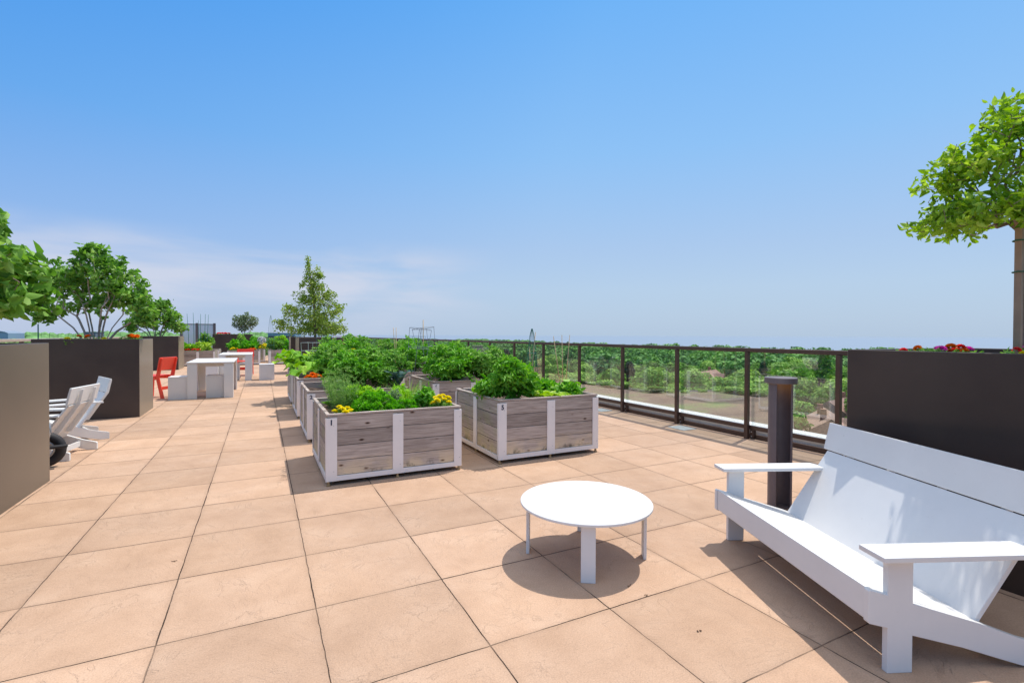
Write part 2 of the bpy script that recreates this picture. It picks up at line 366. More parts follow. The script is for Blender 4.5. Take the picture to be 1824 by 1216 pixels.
# image v = +sin(roll)*u : rotate the axes
r2 = rt*math.cos(ROLL) - up*math.sin(ROLL)*-1*-1
u2 = up*math.cos(ROLL) + rt*math.sin(ROLL)
mw = Matrix((r2, u2, -fw)).transposed().to_4x4(); mw.translation = (0, 0, H)
co.matrix_world = mw; SC.camera = co

SUN = Vector((.46, .165, 1)).normalized()
sl = bpy.data.lights.new('sun', 'SUN'); sl.energy = 3.9; sl.angle = math.radians(.53); sl.color = (1, .955, .89)
so = link(bpy.data.objects.new('sun', sl)); so.rotation_euler = SUN.to_track_quat('Z', 'Y').to_euler()

w = bpy.data.worlds.new('World'); SC.world = w; w.use_nodes = True; nt = w.node_tree; L = nt.links
bg = nt.nodes['Background']; sky = N(nt, 'ShaderNodeTexSky'); sky.sky_type = 'NISHITA'; sky.sun_disc = False
sky.sun_elevation = math.asin(SUN.z); sky.sun_rotation = math.atan2(SUN.x, SUN.y)
sky.altitude = 30; sky.air_density = 1.25; sky.dust_density = 1.2; sky.ozone_density = 2.2
bg.inputs[1].default_value = .172
tc = N(nt, 'ShaderNodeTexCoord'); sep = N(nt, 'ShaderNodeSeparateXYZ'); L.new(tc.outputs['Generated'], sep.inputs[0])
# the clear summer sky graded over elevation: hazy at the lake, deeper blue away from the sun, zenith whitened above the view as added fill light
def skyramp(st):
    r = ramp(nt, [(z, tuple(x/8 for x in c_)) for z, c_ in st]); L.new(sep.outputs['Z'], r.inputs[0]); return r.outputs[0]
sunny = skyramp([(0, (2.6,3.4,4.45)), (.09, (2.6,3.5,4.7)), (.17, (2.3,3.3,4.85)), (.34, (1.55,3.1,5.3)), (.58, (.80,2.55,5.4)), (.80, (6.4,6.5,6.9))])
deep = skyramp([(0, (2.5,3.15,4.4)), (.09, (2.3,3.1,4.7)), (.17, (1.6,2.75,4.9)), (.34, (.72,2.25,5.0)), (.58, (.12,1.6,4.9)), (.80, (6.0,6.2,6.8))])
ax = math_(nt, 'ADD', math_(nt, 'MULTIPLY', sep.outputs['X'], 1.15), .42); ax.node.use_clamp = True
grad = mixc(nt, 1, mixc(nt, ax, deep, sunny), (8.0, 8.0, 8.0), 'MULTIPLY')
hs = N(nt, 'ShaderNodeHueSaturation', Saturation=1.2, Value=.9); L.new(sky.outputs[0], hs.inputs['Color'])
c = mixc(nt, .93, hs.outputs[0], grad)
# thin cloud veil low over the left
mpp = N(nt, 'ShaderNodeMapping'); mpp.inputs['Scale'].default_value = (1.6, 1.6, 9); L.new(tc.outputs['Generated'], mpp.inputs[0])
cn = N(nt, 'ShaderNodeTexNoise', Scale=1.7, Detail=7.0, Roughness=.5, Distortion=.3); L.new(mpp.outputs[0], cn.inputs['Vector'])
cr = ramp(nt, [(.36, (0,0,0)), (.58, (1,1,1))]); L.new(cn.outputs[0], cr.inputs[0])
el = ramp(nt, [(.01, (.35,.35,.35)), (.07, (1,1,1)), (.13, (.9,.9,.9)), (.19, (0,0,0))], 'EASE'); L.new(sep.outputs['Z'], el.inputs[0])
lf = ramp(nt, [(.38, (1,1,1)), (.52, (0,0,0))], 'EASE')
L.new(math_(nt, 'ADD', math_(nt, 'MULTIPLY', sep.outputs['X'], .5), .28), lf.inputs[0])
cf = math_(nt, 'MULTIPLY', math_(nt, 'MULTIPLY', cr.outputs[0], el.outputs[0]), math_(nt, 'MULTIPLY', lf.outputs[0], .85))
c = mixc(nt, cf, c, (3.75, 4.0, 4.75))
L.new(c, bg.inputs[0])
SC.view_settings.view_transform = 'Standard'; SC.view_settings.look = 'None'; SC.view_settings.exposure = 0
SC.cycles.max_bounces = 8; SC.cycles.transparent_max_bounces = 24; SC.cycles.diffuse_bounces = 4

# ------------------------------------------------------------------ deck, parapet, lower roof, land, lake
DX0, DX1, DY0, DY1 = -4.4, 5.43, -4.0, 33.5
o = build(MB().box(DX0, DX1, DY0, DY1, -.05, 0), 'roof_deck', M['deck']); o['kind'] = 'structure'
o = build(MB().box(5.5, 5.85, DY0, DY1+.4, -.35, .13), 'parapet_kerb', M['kerb'], bevel=.01)
tag(o, 'low white parapet kerb running outside the glass railing', 'kerb')
gm, gnt, gb = newmat('lower_building_walls')
o = build(MB().box(-4.6, 5.80, -4.2, 33.8, -22, -.36), 'building_wall', simple('pale_building_render', (.45,.40,.34), .8, var=.1))
tag(o, 'pale lower storeys of the building under the roof terrace', 'building')

def landmat():
    m, nt, b = newmat('wooded_ground'); L = nt.links
    ge = N(nt, 'ShaderNodeNewGeometry'); n = N(nt, 'ShaderNodeTexNoise', Scale=.03, Detail=8.0, Roughness=.65); L.new(ge.outputs['Position'], n.inputs['Vector'])
    r = ramp(nt, [(.3, (.03,.07,.02)), (.55, (.08,.14,.035)), (.7, (.17,.17,.08))]); L.new(n.outputs[0], r.inputs[0]); L.new(r.outputs[0], b.inputs['Base Color'])
    b.inputs['Roughness'].default_value = 1; b.inputs['Specular IOR Level'].default_value = 0; return m
GZ = -22.0
def shore(a):   # distance of the lake shore, a = degrees clockwise from +Y
    base = np.interp(a, [-180, -40, -12, 2, 14, 22, 30, 38, 46, 60, 75, 100, 180], [1400, 1400, 1500, 1500, 1400, 1250, 900, 640, 560, 520, 500, 520, 1400])
    return float(base * (1 + .05*math.sin(a*.31) + .03*math.sin(a*.9+1)))
vs = [(0, 0, GZ)]; A = 240
for k in range(A):
    a = -180 + 360*k/A; R = shore(a) + 25; vs.append((R*math.sin(math.radians(a)), R*math.cos(math.radians(a)), GZ))
o = build(MB().add(vs, [(0, 1+(k+1) % A, 1+k) for k in range(A)]), 'ground', landmat()); o['kind'] = 'structure'
def watermat():
    m, nt, b = newmat('lake_water'); L = nt.links
    b.inputs['Base Color'].default_value = (.22,.265,.32,1); b.inputs['Roughness'].default_value = .3
    ge = N(nt, 'ShaderNodeNewGeometry'); n = N(nt, 'ShaderNodeTexNoise', Scale=.15, Detail=4.0); L.new(ge.outputs['Position'], n.inputs['Vector'])
    bp = N(nt, 'ShaderNodeBump', Strength=.15, Distance=.5); L.new(n.outputs[0], bp.inputs['Height']); L.new(bp.outputs[0], b.inputs['Normal']); return m
vs = [(0, 0, GZ-.6)]
for k in range(96):
    q = 2*PI*k/96; vs.append((40000*math.sin(q), 40000*math.cos(q), GZ-.6))
o = build(MB().add(vs, [(0, 1+(k+1) % 96, 1+k) for k in range(96)]), 'water', watermat()); o['kind'] = 'structure'

# lower neighbouring roof with patchy planting
def sedum():
    m, nt, b = newmat('sedum_roof'); L = nt.links
    ge = N(nt, 'ShaderNodeNewGeometry'); n = N(nt, 'ShaderNodeTexNoise', Scale=.28, Detail=8.0, Roughness=.6); L.new(ge.outputs['Position'], n.inputs['Vector'])
    n2 = N(nt, 'ShaderNodeTexNoise', Scale=4.5, Detail=6.0, Roughness=.75); L.new(ge.outputs['Position'], n2.inputs['Vector'])
    s = math_(nt, 'ADD', math_(nt, 'MULTIPLY', n.outputs[0], .65), math_(nt, 'MULTIPLY', n2.outputs[0], .35))
    r = ramp(nt, [(.34, (.13,.085,.065)), (.50, (.23,.16,.115)), (.58, (.22,.23,.10)), (.70, (.18,.29,.08))]); L.new(s, r.inputs[0]); L.new(r.outputs[0], b.inputs['Base Color'])
    b.inputs['Roughness'].default_value = .95
    bp = N(nt, 'ShaderNodeBump', Strength=.8, Distance=.15); L.new(n2.outputs[0], bp.inputs['Height']); L.new(bp.outputs[0], b.inputs['Normal']); return m
poly = [(9.5,6.8),(20,13),(34,22.3),(40,27),(39,33),(33,35),(32,46),(22,60),(9.5,66)]
root = thing('lower_building', (0,0,0), 0, 'low neighbouring building with a brown and green planted flat roof beyond the glass railing', 'building')
build(MB().prism(poly, 'z', GZ, -4.12), 'wall', simple('brown_brick', (.30,.17,.12), .85, var=.2), root)
build(MB().prism([(x*.994+.1, y*.994+.2) for x, y in poly], 'z', -4.12, -4.0), 'green_roof', sedum(), root)
cop = MB()
for i in range(len(poly)):
    a = Vector((*poly[i], -4)); b_ = Vector((*poly[(i+1) % len(poly)], -4)); cop.tube([a, b_], .13, 4)
build(cop, 'roof_edge', simple('dark_roof_edge', (.14,.13,.11), .8), root)

# ------------------------------------------------------------------ glass railing
FX = 5.40
posts = [-1.75,-.6,.6,1.8,3.005,4.09,5.245,6.45,7.70,9.03,10.39,11.8,13.3,14.84,16.43,17.85,19.8,21.65,23.7,25.6,28.0,30.2,32.3]
root = thing('glass_railing', (FX, 0, 0), 0, 'long glass railing with brown metal posts along the right edge of the terrace', 'railing')
build(MB().box(-.035, .055, -2.4, 33.4, 1.075, 1.125), 'top_rail', M['bronze'], root, bevel=.006)
build(MB().box(0, .045, -2.4, 33.4, .115, .165), 'bottom_rail', M['bronze'], root, bevel=.003)
build(MB().box(.0, .046, -2.4, 33.4, .1665, .172), 'rail_glare_strip', M['kerb'], root)  # white strip stands for sun glare on the bottom rail's top face
build(MB().box(.035, .075, -2.4, 33.4, .001, .055), 'base_plate', M['bronze'], root, bevel=.003)
for i, y in enumerate(posts):
    p = build(MB().box(-.05, -.002, y-.024, y+.024, -.0, 1.075), 'post', M['bronze'], root, bevel=.003)
    br = build(MB().box(-.002, .05, y-.075, y-.024, .012, .112), 'bracket', M['bronze'], p, bevel=.003)
    for zz in (.035, .09): build(MB().tube([(-.002, y-.05, zz), (-.010, y-.05, zz)], .008, 8), 'bolt', M['steel'], p)
    if i+1 < len(posts):
        build(MB().box(.018, .028, y+.03, posts[i+1]-.03, .172, 1.074), 'glass_panel', M['glass'], root)
# left railing, seen only above the left planter
root = thing('metal_railing', (-4.15, 0, 0), 0, 'tan capped railing along the left edge of the terrace behind the planters', 'railing')
build(MB().box(-.05, .05, 3, 33.4, 1.11, 1.165), 'top_rail', simple('tan_rail', (.42,.34,.27), .5), root, bevel=.006)
for k in range(20): build(MB().box(-.03, .03, 3.5+k*1.55, 3.56+k*1.55, 0, 1.11), 'post', M['bronze'], root)
# far railing across the end of the terrace
root = thing('end_railing', (0, 33.4, 0), 0, 'brown railing with glass panels across the far end of the terrace', 'railing')
build(MB().box(-4.2, 5.35, -.04, .04, 1.04, 1.09), 'top_rail', M['bronze'], root)
for k in range(8):
    x = -4.1 + k*1.34; build(MB().box(x, x+.05, -.03, .03, 0, 1.04), 'post', M['bronze'], root)
    if k < 7: build(MB().box(x+.06, x+1.33, -.005, .005, .1, 1.03), 'glass_panel', M['glass'], root)
for (x, y) in ((5.17, 4.95), (5.17, 6.75)):
    o = build(MB().box(x-.12, x+.12, y-.15, y+.15, .001, .006), 'drain_plate', M['plate'])
    tag(o, 'square grey drain plate on the pavers near the railing, ' + ('nearer of the two' if y < 6 else 'farther of the two'), 'drain plate', 'drain plates by the railing')

# ------------------------------------------------------------------ big steel planters
def bigbox(x0, x1, y0, y1, h, label, soil=.06):
    root = thing('steel_planter', ((x0+x1)/2, (y0+y1)/2, 0), 0, label, 'planter', 'tall dark steel planters'); a = (x1-x0)/2; b = (y1-y0)/2; t = .025
    m = MB()
    m.add([(-a,-b,0),(a,-b,0),(a,b,0),(-a,b,0),(-a,-b,h),(a,-b,h),(a,b,h),(-a,b,h),
           (-a+t,-b+t,h),(a-t,-b+t,h),(a-t,b-t,h),(-a+t,b-t,h),(-a+t,-b+t,h-.3),(a-t,-b+t,h-.3),(a-t,b-t,h-.3),(-a+t,b-t,h-.3)],
          [(0,1,5,4),(1,2,6,5),(2,3,7,6),(3,0,4,7),(4,5,9,8),(5,6,10,9),(6,7,11,10),(7,4,8,11),(8,9,13,12),(9,10,14,13),(10,11,15,14),(11,8,12,15),(12,13,14,15)])
    build(m, 'shell', M['box'], root, bevel=.004)
    n = 14; V = []; F = []
    for i in range(n+1):
        for j in range(n+1):
            V.append((-a+t+.002+(2*a-2*t-.004)*i/n, -b+t+.002+(2*b-2*t-.004)*j/n, h-soil-.02+random.uniform(-.012,.012)))
    for i in range(n):
        for j in range(n): F.append((i*(n+1)+j, (i+1)*(n+1)+j, (i+1)*(n+1)+j+1, i*(n+1)+j+1))
    build(MB().add(V, F), 'soil', M['soil'], root, smooth=True)
    return root
bigbox(-2.95, -1.63, 2.6, 5.58, 1.19, 'nearest tall bronze planter, at the left edge, its long side catching the sun')
bigbox(-2.90, -1.66, 9.26, 10.32, 1.19, 'tall dark steel planter with a multi-stemmed shrub, behind the two white lounge chairs')
bigbox(-4.0, -2.62, 20.9, 22.3, 1.19, 'tall dark steel planter with a bush, behind the red chair at the left')
bigbox(.845, 2.1, 13.5, 14.85, 1.19, 'tall dark steel planter with the pointed tree, beyond the vegetable planters')
bigbox(.845, 2.1, 17.3, 18.5, 1.19, 'tall dark steel planter half hidden directly behind the one with the pointed tree')
bigbox(3.325, 4.7, -.9, 1.81, 1.19, 'tall dark steel planter behind the white bench at the right')
bigbox(-2.2, -.4, 29.0, 30.2, 1.27, 'wide dark steel planter with a small grey-green tree at the far end of the terrace')

# ------------------------------------------------------------------ timber planter boxes
def planter(loc, label, number=None, lift=0):
    W, D, h = 1.21, 1.20, .605 + lift
    root = thing('planter_box', loc, 0, label, 'planter', 'timber and white metal planter boxes')
    z0, z1 = .082, h-.018
    bh = (z1-z0)/4
    def boards(side):
        m = MB()
        for k in range(4):
            a, b = z0+k*bh+.0025, z0+(k+1)*bh-.0025; j = random.uniform(-.0015, .0015)
            for (u0, u1) in ((.012, .5), (.5, .988)):
                if side in 'fb':
                    y = .012+j if side == 'f' else D-.034+j; x0, x1 = u0*W+.001, u1*W-.001
                    m.box(x0, x1, y, y+.022, a, b)
                else:
                    x = .012+j if side == 'l' else W-.034+j; y0, y1 = .036+(u0-.012)*(D-.072)/.976, .036+(u1-.012)*(D-.072)/.976-.001
                    m.box(x, x+.022, y0, y1, a, b)
        return m
    for s in 'fblr': build(boards(s), 'plank_panel', M['wood'], root, bevel=.0015)
    cap = MB(); c = .032; zc = z1+.001
    cap.box(0.006, W-.006, .006, .006+c, zc, h); cap.box(.006, W-.006, D-c-.006, D-.006, zc, h)
    cap.box(.006, .006+c, .007+c, D-c-.007, zc, h-.001); cap.box(W-.006-c, W-.006, .007+c, D-c-.007, zc, h-.001)
    build(cap, 'rim', M['wood'], root, bevel=.003)
    for y in (0, D-.010):
        for x0, x1 in ((0, .092), (.5*W-.045, .5*W+.05), (W-.075, W)):
            m = MB().box(x0, x1, y, y+.010, .038, h-.035)
            build(m, 'post', M['whitemetal'], root, bevel=.0015)
            yy = -.0015 if y == 0 else D
            for z in (.12, h-.10): build(MB().tube([((x0+x1)/2+.018, yy, z), ((x0+x1)/2+.018, yy+.0015, z)], .0045, 8), 'screw', M['steel'], root)
    for x in (0, W-.010):
        build(MB().box(x, x+.010, .5*D-.045, .5*D+.045, .038, h-.035), 'post', M['whitemetal'], root, bevel=.0015)
        build(MB().box(x, x+.010, .0105, .03, .038, h-.035), 'post', M['whitemetal'], root)
        build(MB().box(x, x+.010, D-.03, D-.0105, .038, h-.035), 'post', M['whitemetal'], root)
    rl = MB()
    rl.box(.0, W, .001, .03, .038, .080); rl.box(0, W, D-.03, D-.001, .038, .080)
    rl.box(.001, .03, .031, D-.031, .038, .0805); rl.box(W-.03, W-.001, .031, D-.031, .038, .0805)
    build(rl, 'bottom_rail', M['whitemetal'], root, bevel=.002)
    for (x, y) in ((.024,.018),(.5*W,.018),(W-.024,.018),(.024,D-.02),(.5*W,D-.02),(W-.024,D-.02),(.018,.5*D),(W-.018,.5*D)):
        build(MB().lathe([(.018,0),(.019,.010),(.012,.014),(.010,.038)], 12, (x, y)), 'foot', M['brass'], root, smooth=False)
    n = 12; V = []; F = []
    for i in range(n+1):
        for j in range(n+1): V.append((.036+(W-.072)*i/n, .036+(D-.072)*j/n, h-.085+random.uniform(-.014, .014)))
    for i in range(n):
        for j in range(n): F.append((i*(n+1)+j, (i+1)*(n+1)+j, (i+1)*(n+1)+j+1, i*(n+1)+j+1))
    build(MB().add(V, F), 'soil', M['soil'], root, smooth=True)
    if number: add_number(root, number, h)
    return root
def add_number(root, t, h):
    cu = bpy.data.curves.new('n', 'FONT'); cu.body = t; cu.size = .062; cu.extrude = .0006; cu.offset = .0022
    tmp = bpy.data.objects.new('n', cu); COL.objects.link(tmp); dg = bpy.context.evaluated_depsgraph_get(); dg.update()
    me = bpy.data.meshes.new_from_object(tmp.evaluated_get(dg)); bpy.data.objects.remove(tmp)
    me.name = 'number'; me.materials.clear(); me.materials.append(M['ink'])
    me.transform(Matrix.Translation((.030, -.0016, h-.092)) @ Matrix.Rotation(PI/2, 4, 'X'))
    o = link(bpy.data.objects.new('number', me), root); o['label'] = 'number %s painted on the corner post' % t
p1 = planter((.475, 4.335, 0), 'timber planter box numbered 1, with parsley and yellow marigolds', '1')
proto_kids = [c for c in kids(p1) if not c.name.startswith('number')]
def pl(loc, label, num=None, s=(1,1,1)):
    r = dup(p1, loc, 0, label, scale=s, children=proto_kids)
    if num: add_number(r, num, .605)
    return r
H5 = 1.05
pl((.475, 6.205, 0), 'timber box numbered 2, with bare soil in its near corner and tomato plants', '2')
pl((.475, 8.03, 0), 'timber planter box numbered 3, with orange marigolds in its near corner', '3')
pl((.475, 9.80, 0), 'timber planter box, fourth of the left row, overgrown by big squash leaves', '4')
pl((2.07, 4.335, 0), 'timber planter box numbered 5, with lettuce and a tall tomato plant', '5', (1,1,H5))
pl((2.09, 6.46, 0), 'timber planter box numbered 6, behind number 5, filled with tomato plants', '6', (1,1,H5))
pl((2.09, 8.30, 0), 'timber planter box third in the right row, with ring tomato cages', None, (1,1,H5))
pl((2.09, 10.15, 0), 'timber planter box fourth in the right row, mostly hidden by foliage', None, (1,1,H5))
FARP = [(-2.87, 23.1, 'with red flowers and cane stakes, behind the first white table'), (-1.25, 23.1, 'with yellow and orange flowers, behind the second white table'), (.27, 23.1, 'with dark leafy vegetables, beside the steel planters'),
        (-2.87, 25.2, 'second in line behind the one with red flowers'), (-1.05, 25.2, 'with tall yellow flowers in the gap between two boxes'), (.37, 25.2, 'second in line behind the one with dark leafy vegetables')]
for x, y, t in FARP: pl((x, y, 0), 'far timber planter box ' + t)

# ------------------------------------------------------------------ bench and lounge chairs (same design, two widths)
def lounge(root, Wd, loc_v=0):
    side = [(-.076,.195),(-.070,.190),(0,.172),(0,0),(.10,0),(.10,.140),(.30,.088),(.45,.040),(.54,.012),(.58,.0),(.66,.0),(.664,.006),(.664,.074),(.655,.083),(.54,.114),(.37,.179),(.10,.262),(.10,.442),(0,.442),(0,.297),(-.070,.318),(-.076,.314)]
    t = .026
    for u in (0, Wd): build(MB().prism([(v, z) for v, z in side], 'y', u, u+t), 'side_frame', M['white'], root, bevel=.003, seg=2)
    # arms
    for u0 in (-.055, Wd-.06):
        build(MB().prism([(-.062, u0), (.60, u0), (.60, u0+.03), (.565, u0+.125), (-.062, u0+.125)], 'z', .4435, .463), 'armrest', M['white'], root, bevel=.003, seg=2)
    a, b = t+.001, Wd-.001
    build(MB().prism([(-.070,.196),(-.050,.196),(-.050,.316),(-.070,.319)], 'y', a, b), 'front_rail', M['white'], root, bevel=.004, seg=2)
    # seat in two boards
    def slab(p, q, th, m=None):
        p = Vector(p); q = Vector(q); d = (q-p).normalized(); n = Vector((-d.y, d.x)); m = m or MB()
        return m.prism([tuple(p), tuple(q), tuple(q-n*th), tuple(p-n*th)], 'y', a, b)
    build(slab((-.036,.3075), (.155,.246), .020), 'seat', M['white'], root, bevel=.002)
    build(slab((.160,.2445), (.385,.172), .020), 'seat', M['white'], root, bevel=.002)
    bk = MB(); d = Vector((.635-.375, .557-.172)); n = Vector((d.y, -d.x)).normalized()
    p, q = Vector((.372,.168)), Vector((.635,.557))
    bk.prism([tuple(p), tuple(q), tuple(q+n*.02), tuple(p+n*.02)], 'y', a+.001, b-.001)
    build(bk, 'backrest', M['white'], root, bevel=.002)
    p, q = Vector((.632,.562)), Vector((.671,.726))
    build(MB().prism([tuple(p), tuple(q), (q.x+.020, q.y-.004), (p.x+.020, p.y-.004)], 'y', a-.03, b+.03), 'headrest', M['white'], root, bevel=.004, seg=2)
    nr = 2 if Wd < .8 else 4
    for k in range(nr):
        u = a + (b-a)*(k+.5)/nr
        build(MB().prism([(.44,.235),(.664,.566),(.697,.70),(.722,.70),(.690,.545),(.50,.235)], 'y', u-.011, u+.011), 'back_rib', M['white'], root, bevel=.002)
    build(MB().prism([(.50,.10),(.52,.10),(.52,.045),(.50,.045)], 'y', t+.001, Wd-.001), 'rear_stretcher', M['white'], root)
V_ = Vector((.916, -.402)); ang = math.atan2(V_.y, V_.x)
root = thing('bench', (2.102, .989, 0), ang, 'wide white slab-back lounge bench in front of the dark planter at the right', 'bench')
lounge(root, 1.204)
c1 = thing('lounge_chair', (-2.36, 6.46, 0), math.radians(-10), 'white lounge chair showing its ribbed back, nearer of the left pair', 'lounge chair', 'white low lounge chairs')
lounge(c1, .53)
dup(c1, (-2.25, 7.24, 0), math.radians(24), 'white low lounge chair turned toward the camera, farther of the left pair', group='white low lounge chairs')
dup(c1, (4.72, 20.2, 0), math.radians(70), 'left of two far white lounge chairs by the glass railing', group='white low lounge chairs')
dup(c1, (4.78, 18.4, 0), math.radians(60), 'right of two far white lounge chairs by the glass railing', group='white low lounge chairs')

# ------------------------------------------------------------------ round coffee table
cx, cy = 1.679, 2.335; aa = math.atan2(-.366, .56)
root = thing('coffee_table', (cx, cy, 0), aa, 'round white low table standing alone on the pavers', 'table')
build(MB().lathe([(.374,.300),(.379,.303),(.379,.3135),(.376,.316)], 96), 'tabletop', M['white'], root)
for k in range(4):
    q = k*PI/2; m = MB()
    m.box(.325, .343, -.0375, .0375, 0, .2995)
    o = build(m, 'leg', M['white'], root, bevel=.002); o.rotation_euler[2] = q
    o = build(MB().prism([(.04,.255),(.325,.262),(.325,.2995),(.04,.2995)], 'y', -.010, .010), 'table_brace', M['white'], root, bevel=.0015); o.rotation_euler[2] = q

# ------------------------------------------------------------------ bollard lamp
root = thing('bollard_light', (3.425, 2.325, 0), 0, 'dark metal bollard light with a round cap and a dim amber lamp, beside the bench', 'bollard light')
toC = math.atan2(-2.325, -3.425)
def arc(r, a0, a1, n=26): return [(r*math.cos(a0+(a1-a0)*i/n), r*math.sin(a0+(a1-a0)*i/n)) for i in range(n+1)]
# open channel facing the viewer's right-hand side
o0, o1 = toC-.30, toC+1.32
outer = arc(.081, o1, o0+2*PI); inner = arc(.068, o0+2*PI, o1)
cl = MB().prism(outer + inner, 'z', .0, .925)
build(cl, 'column', M['bollard'], root, bevel=.002)
build(MB().lathe([(.106,.925),(.109,.929),(.109,.964),(.106,.968),(.02,.974)], 48), 'cap', M['bollard'], root, bevel=.0)
build(MB().lathe([(.045,.921),(.045,.9248)], 32), 'lamp', M['lamp'], root)
build(MB().lathe([(.064,.0005),(.064,.012),(.03,.014)], 24), 'base', M['bollard'], root)

# ------------------------------------------------------------------ white tables, stools, red chairs
def parsons(loc, label, W=.78, D=1.75, h=.72):
    root = thing('table', loc, 0, label, 'table', 'white slab dining tables')
    build(MB().box(-.012, W+.012, -.012, D+.012, h-.022, h), 'tabletop', M['white'], root, bevel=.002)
    t = .022
    for sx in (0, 1):
        for sy in (0, 1):
            m = MB(); y = 0 if sy == 0 else D
            px = [(0, 0), (.16, 0), (.16, t), (t, t), (t, .16), (0, .16)]
            pp = [((W-a) if sx else a, (D-b) if sy else b) for a, b in px]
            build(m.prism(pp, 'z', 0, h-.0225), 'leg', M['white'], root, bevel=.0015)
    build(MB().box(.16, W-.16, .25, .27, h-.10, h-.0225), 'apron', M['white'], root)
    build(MB().box(.16, W-.16, D-.27, D-.25, h-.10, h-.0225), 'apron', M['white'], root)
    return root
t1 = parsons((-1.285, 11.33, 0), 'nearer of the two white slab tables at the left, with box stools around it')
dup(t1, (-1.02, 15.35, 0), 0, 'farther of the two white slab tables, with a red chair at its end', group='white slab dining tables')
def cube(loc, label, rz=0):
    root = thing('box_stool', loc, rz, label, 'stool', 'white box stools'); t = .02; s, d, h = .38, .42, .44
    build(MB().box(0, s, 0, d, h-t, h), 'seat', M['white'], root, bevel=.002)
    build(MB().box(0.001, s-.001, 0.001, t, 0, h-t-.0005), 'side_panel', M['white'], root)
    build(MB().box(.001, s-.001, d-t, d-.001, 0, h-t-.0005), 'side_panel', M['white'], root)
    build(MB().box(.001, t, t+.001, d-t-.001, 0, h-t-.0005), 'side_panel', M['white'], root)
    build(MB().box(s-t, s-.001, t+.001, d-t-.001, 0, h-t-.0005), 'side_panel', M['white'], root)
    return root
q = cube((-1.60, 11.38, 0), 'white box stool left of the nearer table, next to the red chair')
for loc, l in (((-.985, 11.46, 0), 'white box stool pushed under the front of the nearer table'),
               ((-1.40, 15.05, 0), 'white box stool left of the farther table, seen between the legs of the nearer one'),
               ((-.055, 15.25, 0), 'white box stool standing apart to the right of the farther table'),
               ((-.93, 15.75, 0), 'white box stool under the farther table')):
    dup(q, loc, 0, l, group='white box stools')
def redchair(loc, rz, label):
    root = thing('side_chair', loc, rz, label, 'chair', 'red side chairs'); W = .44; t = .025   # faces -y, back at +y
    for x in (0, W-t):
        side = [(.50,0),(.56,0),(.50,.36),(.57,.80),(.50,.80),(.425,.42),(.06,.44),(.06,0),(0,0),(0,.46),(.0,.465),(.425,.465)]
        build(MB().prism([(.50,0),(.565,0),(.475,.40),(.545,.79),(.485,.79),(.405,.42)], 'x', x, x+t), 'leg', M['red'], root, bevel=.002)
        build(MB().prism([(.0,0),(.055,0),(.075,.425),(.02,.425)], 'x', x, x+t), 'leg', M['red'], root, bevel=.002)
        build(MB().prism([(.058,.37),(.408,.37),(.404,.425),(.076,.425)], 'x', x+.001, x+t-.001), 'side_rail', M['red'], root)
    build(MB().box(-.005, W+.005, 0, .40, .4255, .448), 'seat', M['red'], root, bevel=.003)
    build(MB().prism([(.442,.555),(.464,.552),(.515,.805),(.493,.808)], 'x', -.02, W+.02), 'backrest', M['red'], root, bevel=.002)
    build(MB().prism([(.486,.17),(.506,.17),(.506,.23),(.486,.23)], 'x', t+.001, W-t-.001), 'stretcher', M['red'], root)
    build(MB().prism([(.030,.17),(.050,.17),(.050,.23),(.030,.23)], 'x', t+.001, W-t-.001), 'stretcher', M['red'], root)
    return root
r1 = redchair((-2.01, 12.30, 0), math.radians(243), 'red slab chair beside the dark planter at the left, its back to the camera')
dup(r1, (-.70, 17.20, 0), math.radians(-4), 'red slab chair at the far end of the farther white table', group='red side chairs')

# ------------------------------------------------------------------ small hand cart behind the near planter
root = thing('hand_cart', (-1.84, 6.13, 0), math.radians(12), 'small cart with a fat black tyre and pale tube frame behind the near planter', 'cart')
for x in (0, -.5):
    wm = MB()
    wh = MB().tube([(x+.128*math.cos(2*PI*k/28), 0, .17+.128*math.sin(2*PI*k/28)) for k in range(28)], .042, 12, closed=True)
    wr = build(wh, 'wheel', M['rubber'], root, smooth=True)
    rm = MB().tube([(x+.080*math.cos(2*PI*k/28), 0, .17+.080*math.sin(2*PI*k/28)) for k in range(28)], .012, 8, closed=True)
    for k in range(6): rm.tube([(x, 0, .17), (x+.08*math.cos(k*PI/3), 0, .17+.08*math.sin(k*PI/3))], .006, 6)
    build(rm, 'rim', M['steel'], wr, smooth=True)
fr = MB()
for y in (-.07, .07):
    fr.tube([(.02,y,.17),(.05,y,.33),(.03,y,.42),(-.03,y,.45),(-.06,y,.40),(-.03,y,.2),(0,y,.17)], .011, 8)
    fr.tube([(-.5,y,.17),(-.2,y,.30),(.02,y,.32)], .011, 8)
    fr.tube([(-.05,y,.42),(-.12,y,.60),(-.35,y,.70)], .011, 8)
build(fr, 'frame', M['steel'], root, smooth=True)
build(MB().tube([(-.35,-.16,.70),(-.35,.16,.70)], .014, 8), 'handlebar', M['rubber'], root)
build(MB().box(.02, .18, -.12, -.05, .19, .215), 'footrest', M['rubber'], root, bevel=.006)
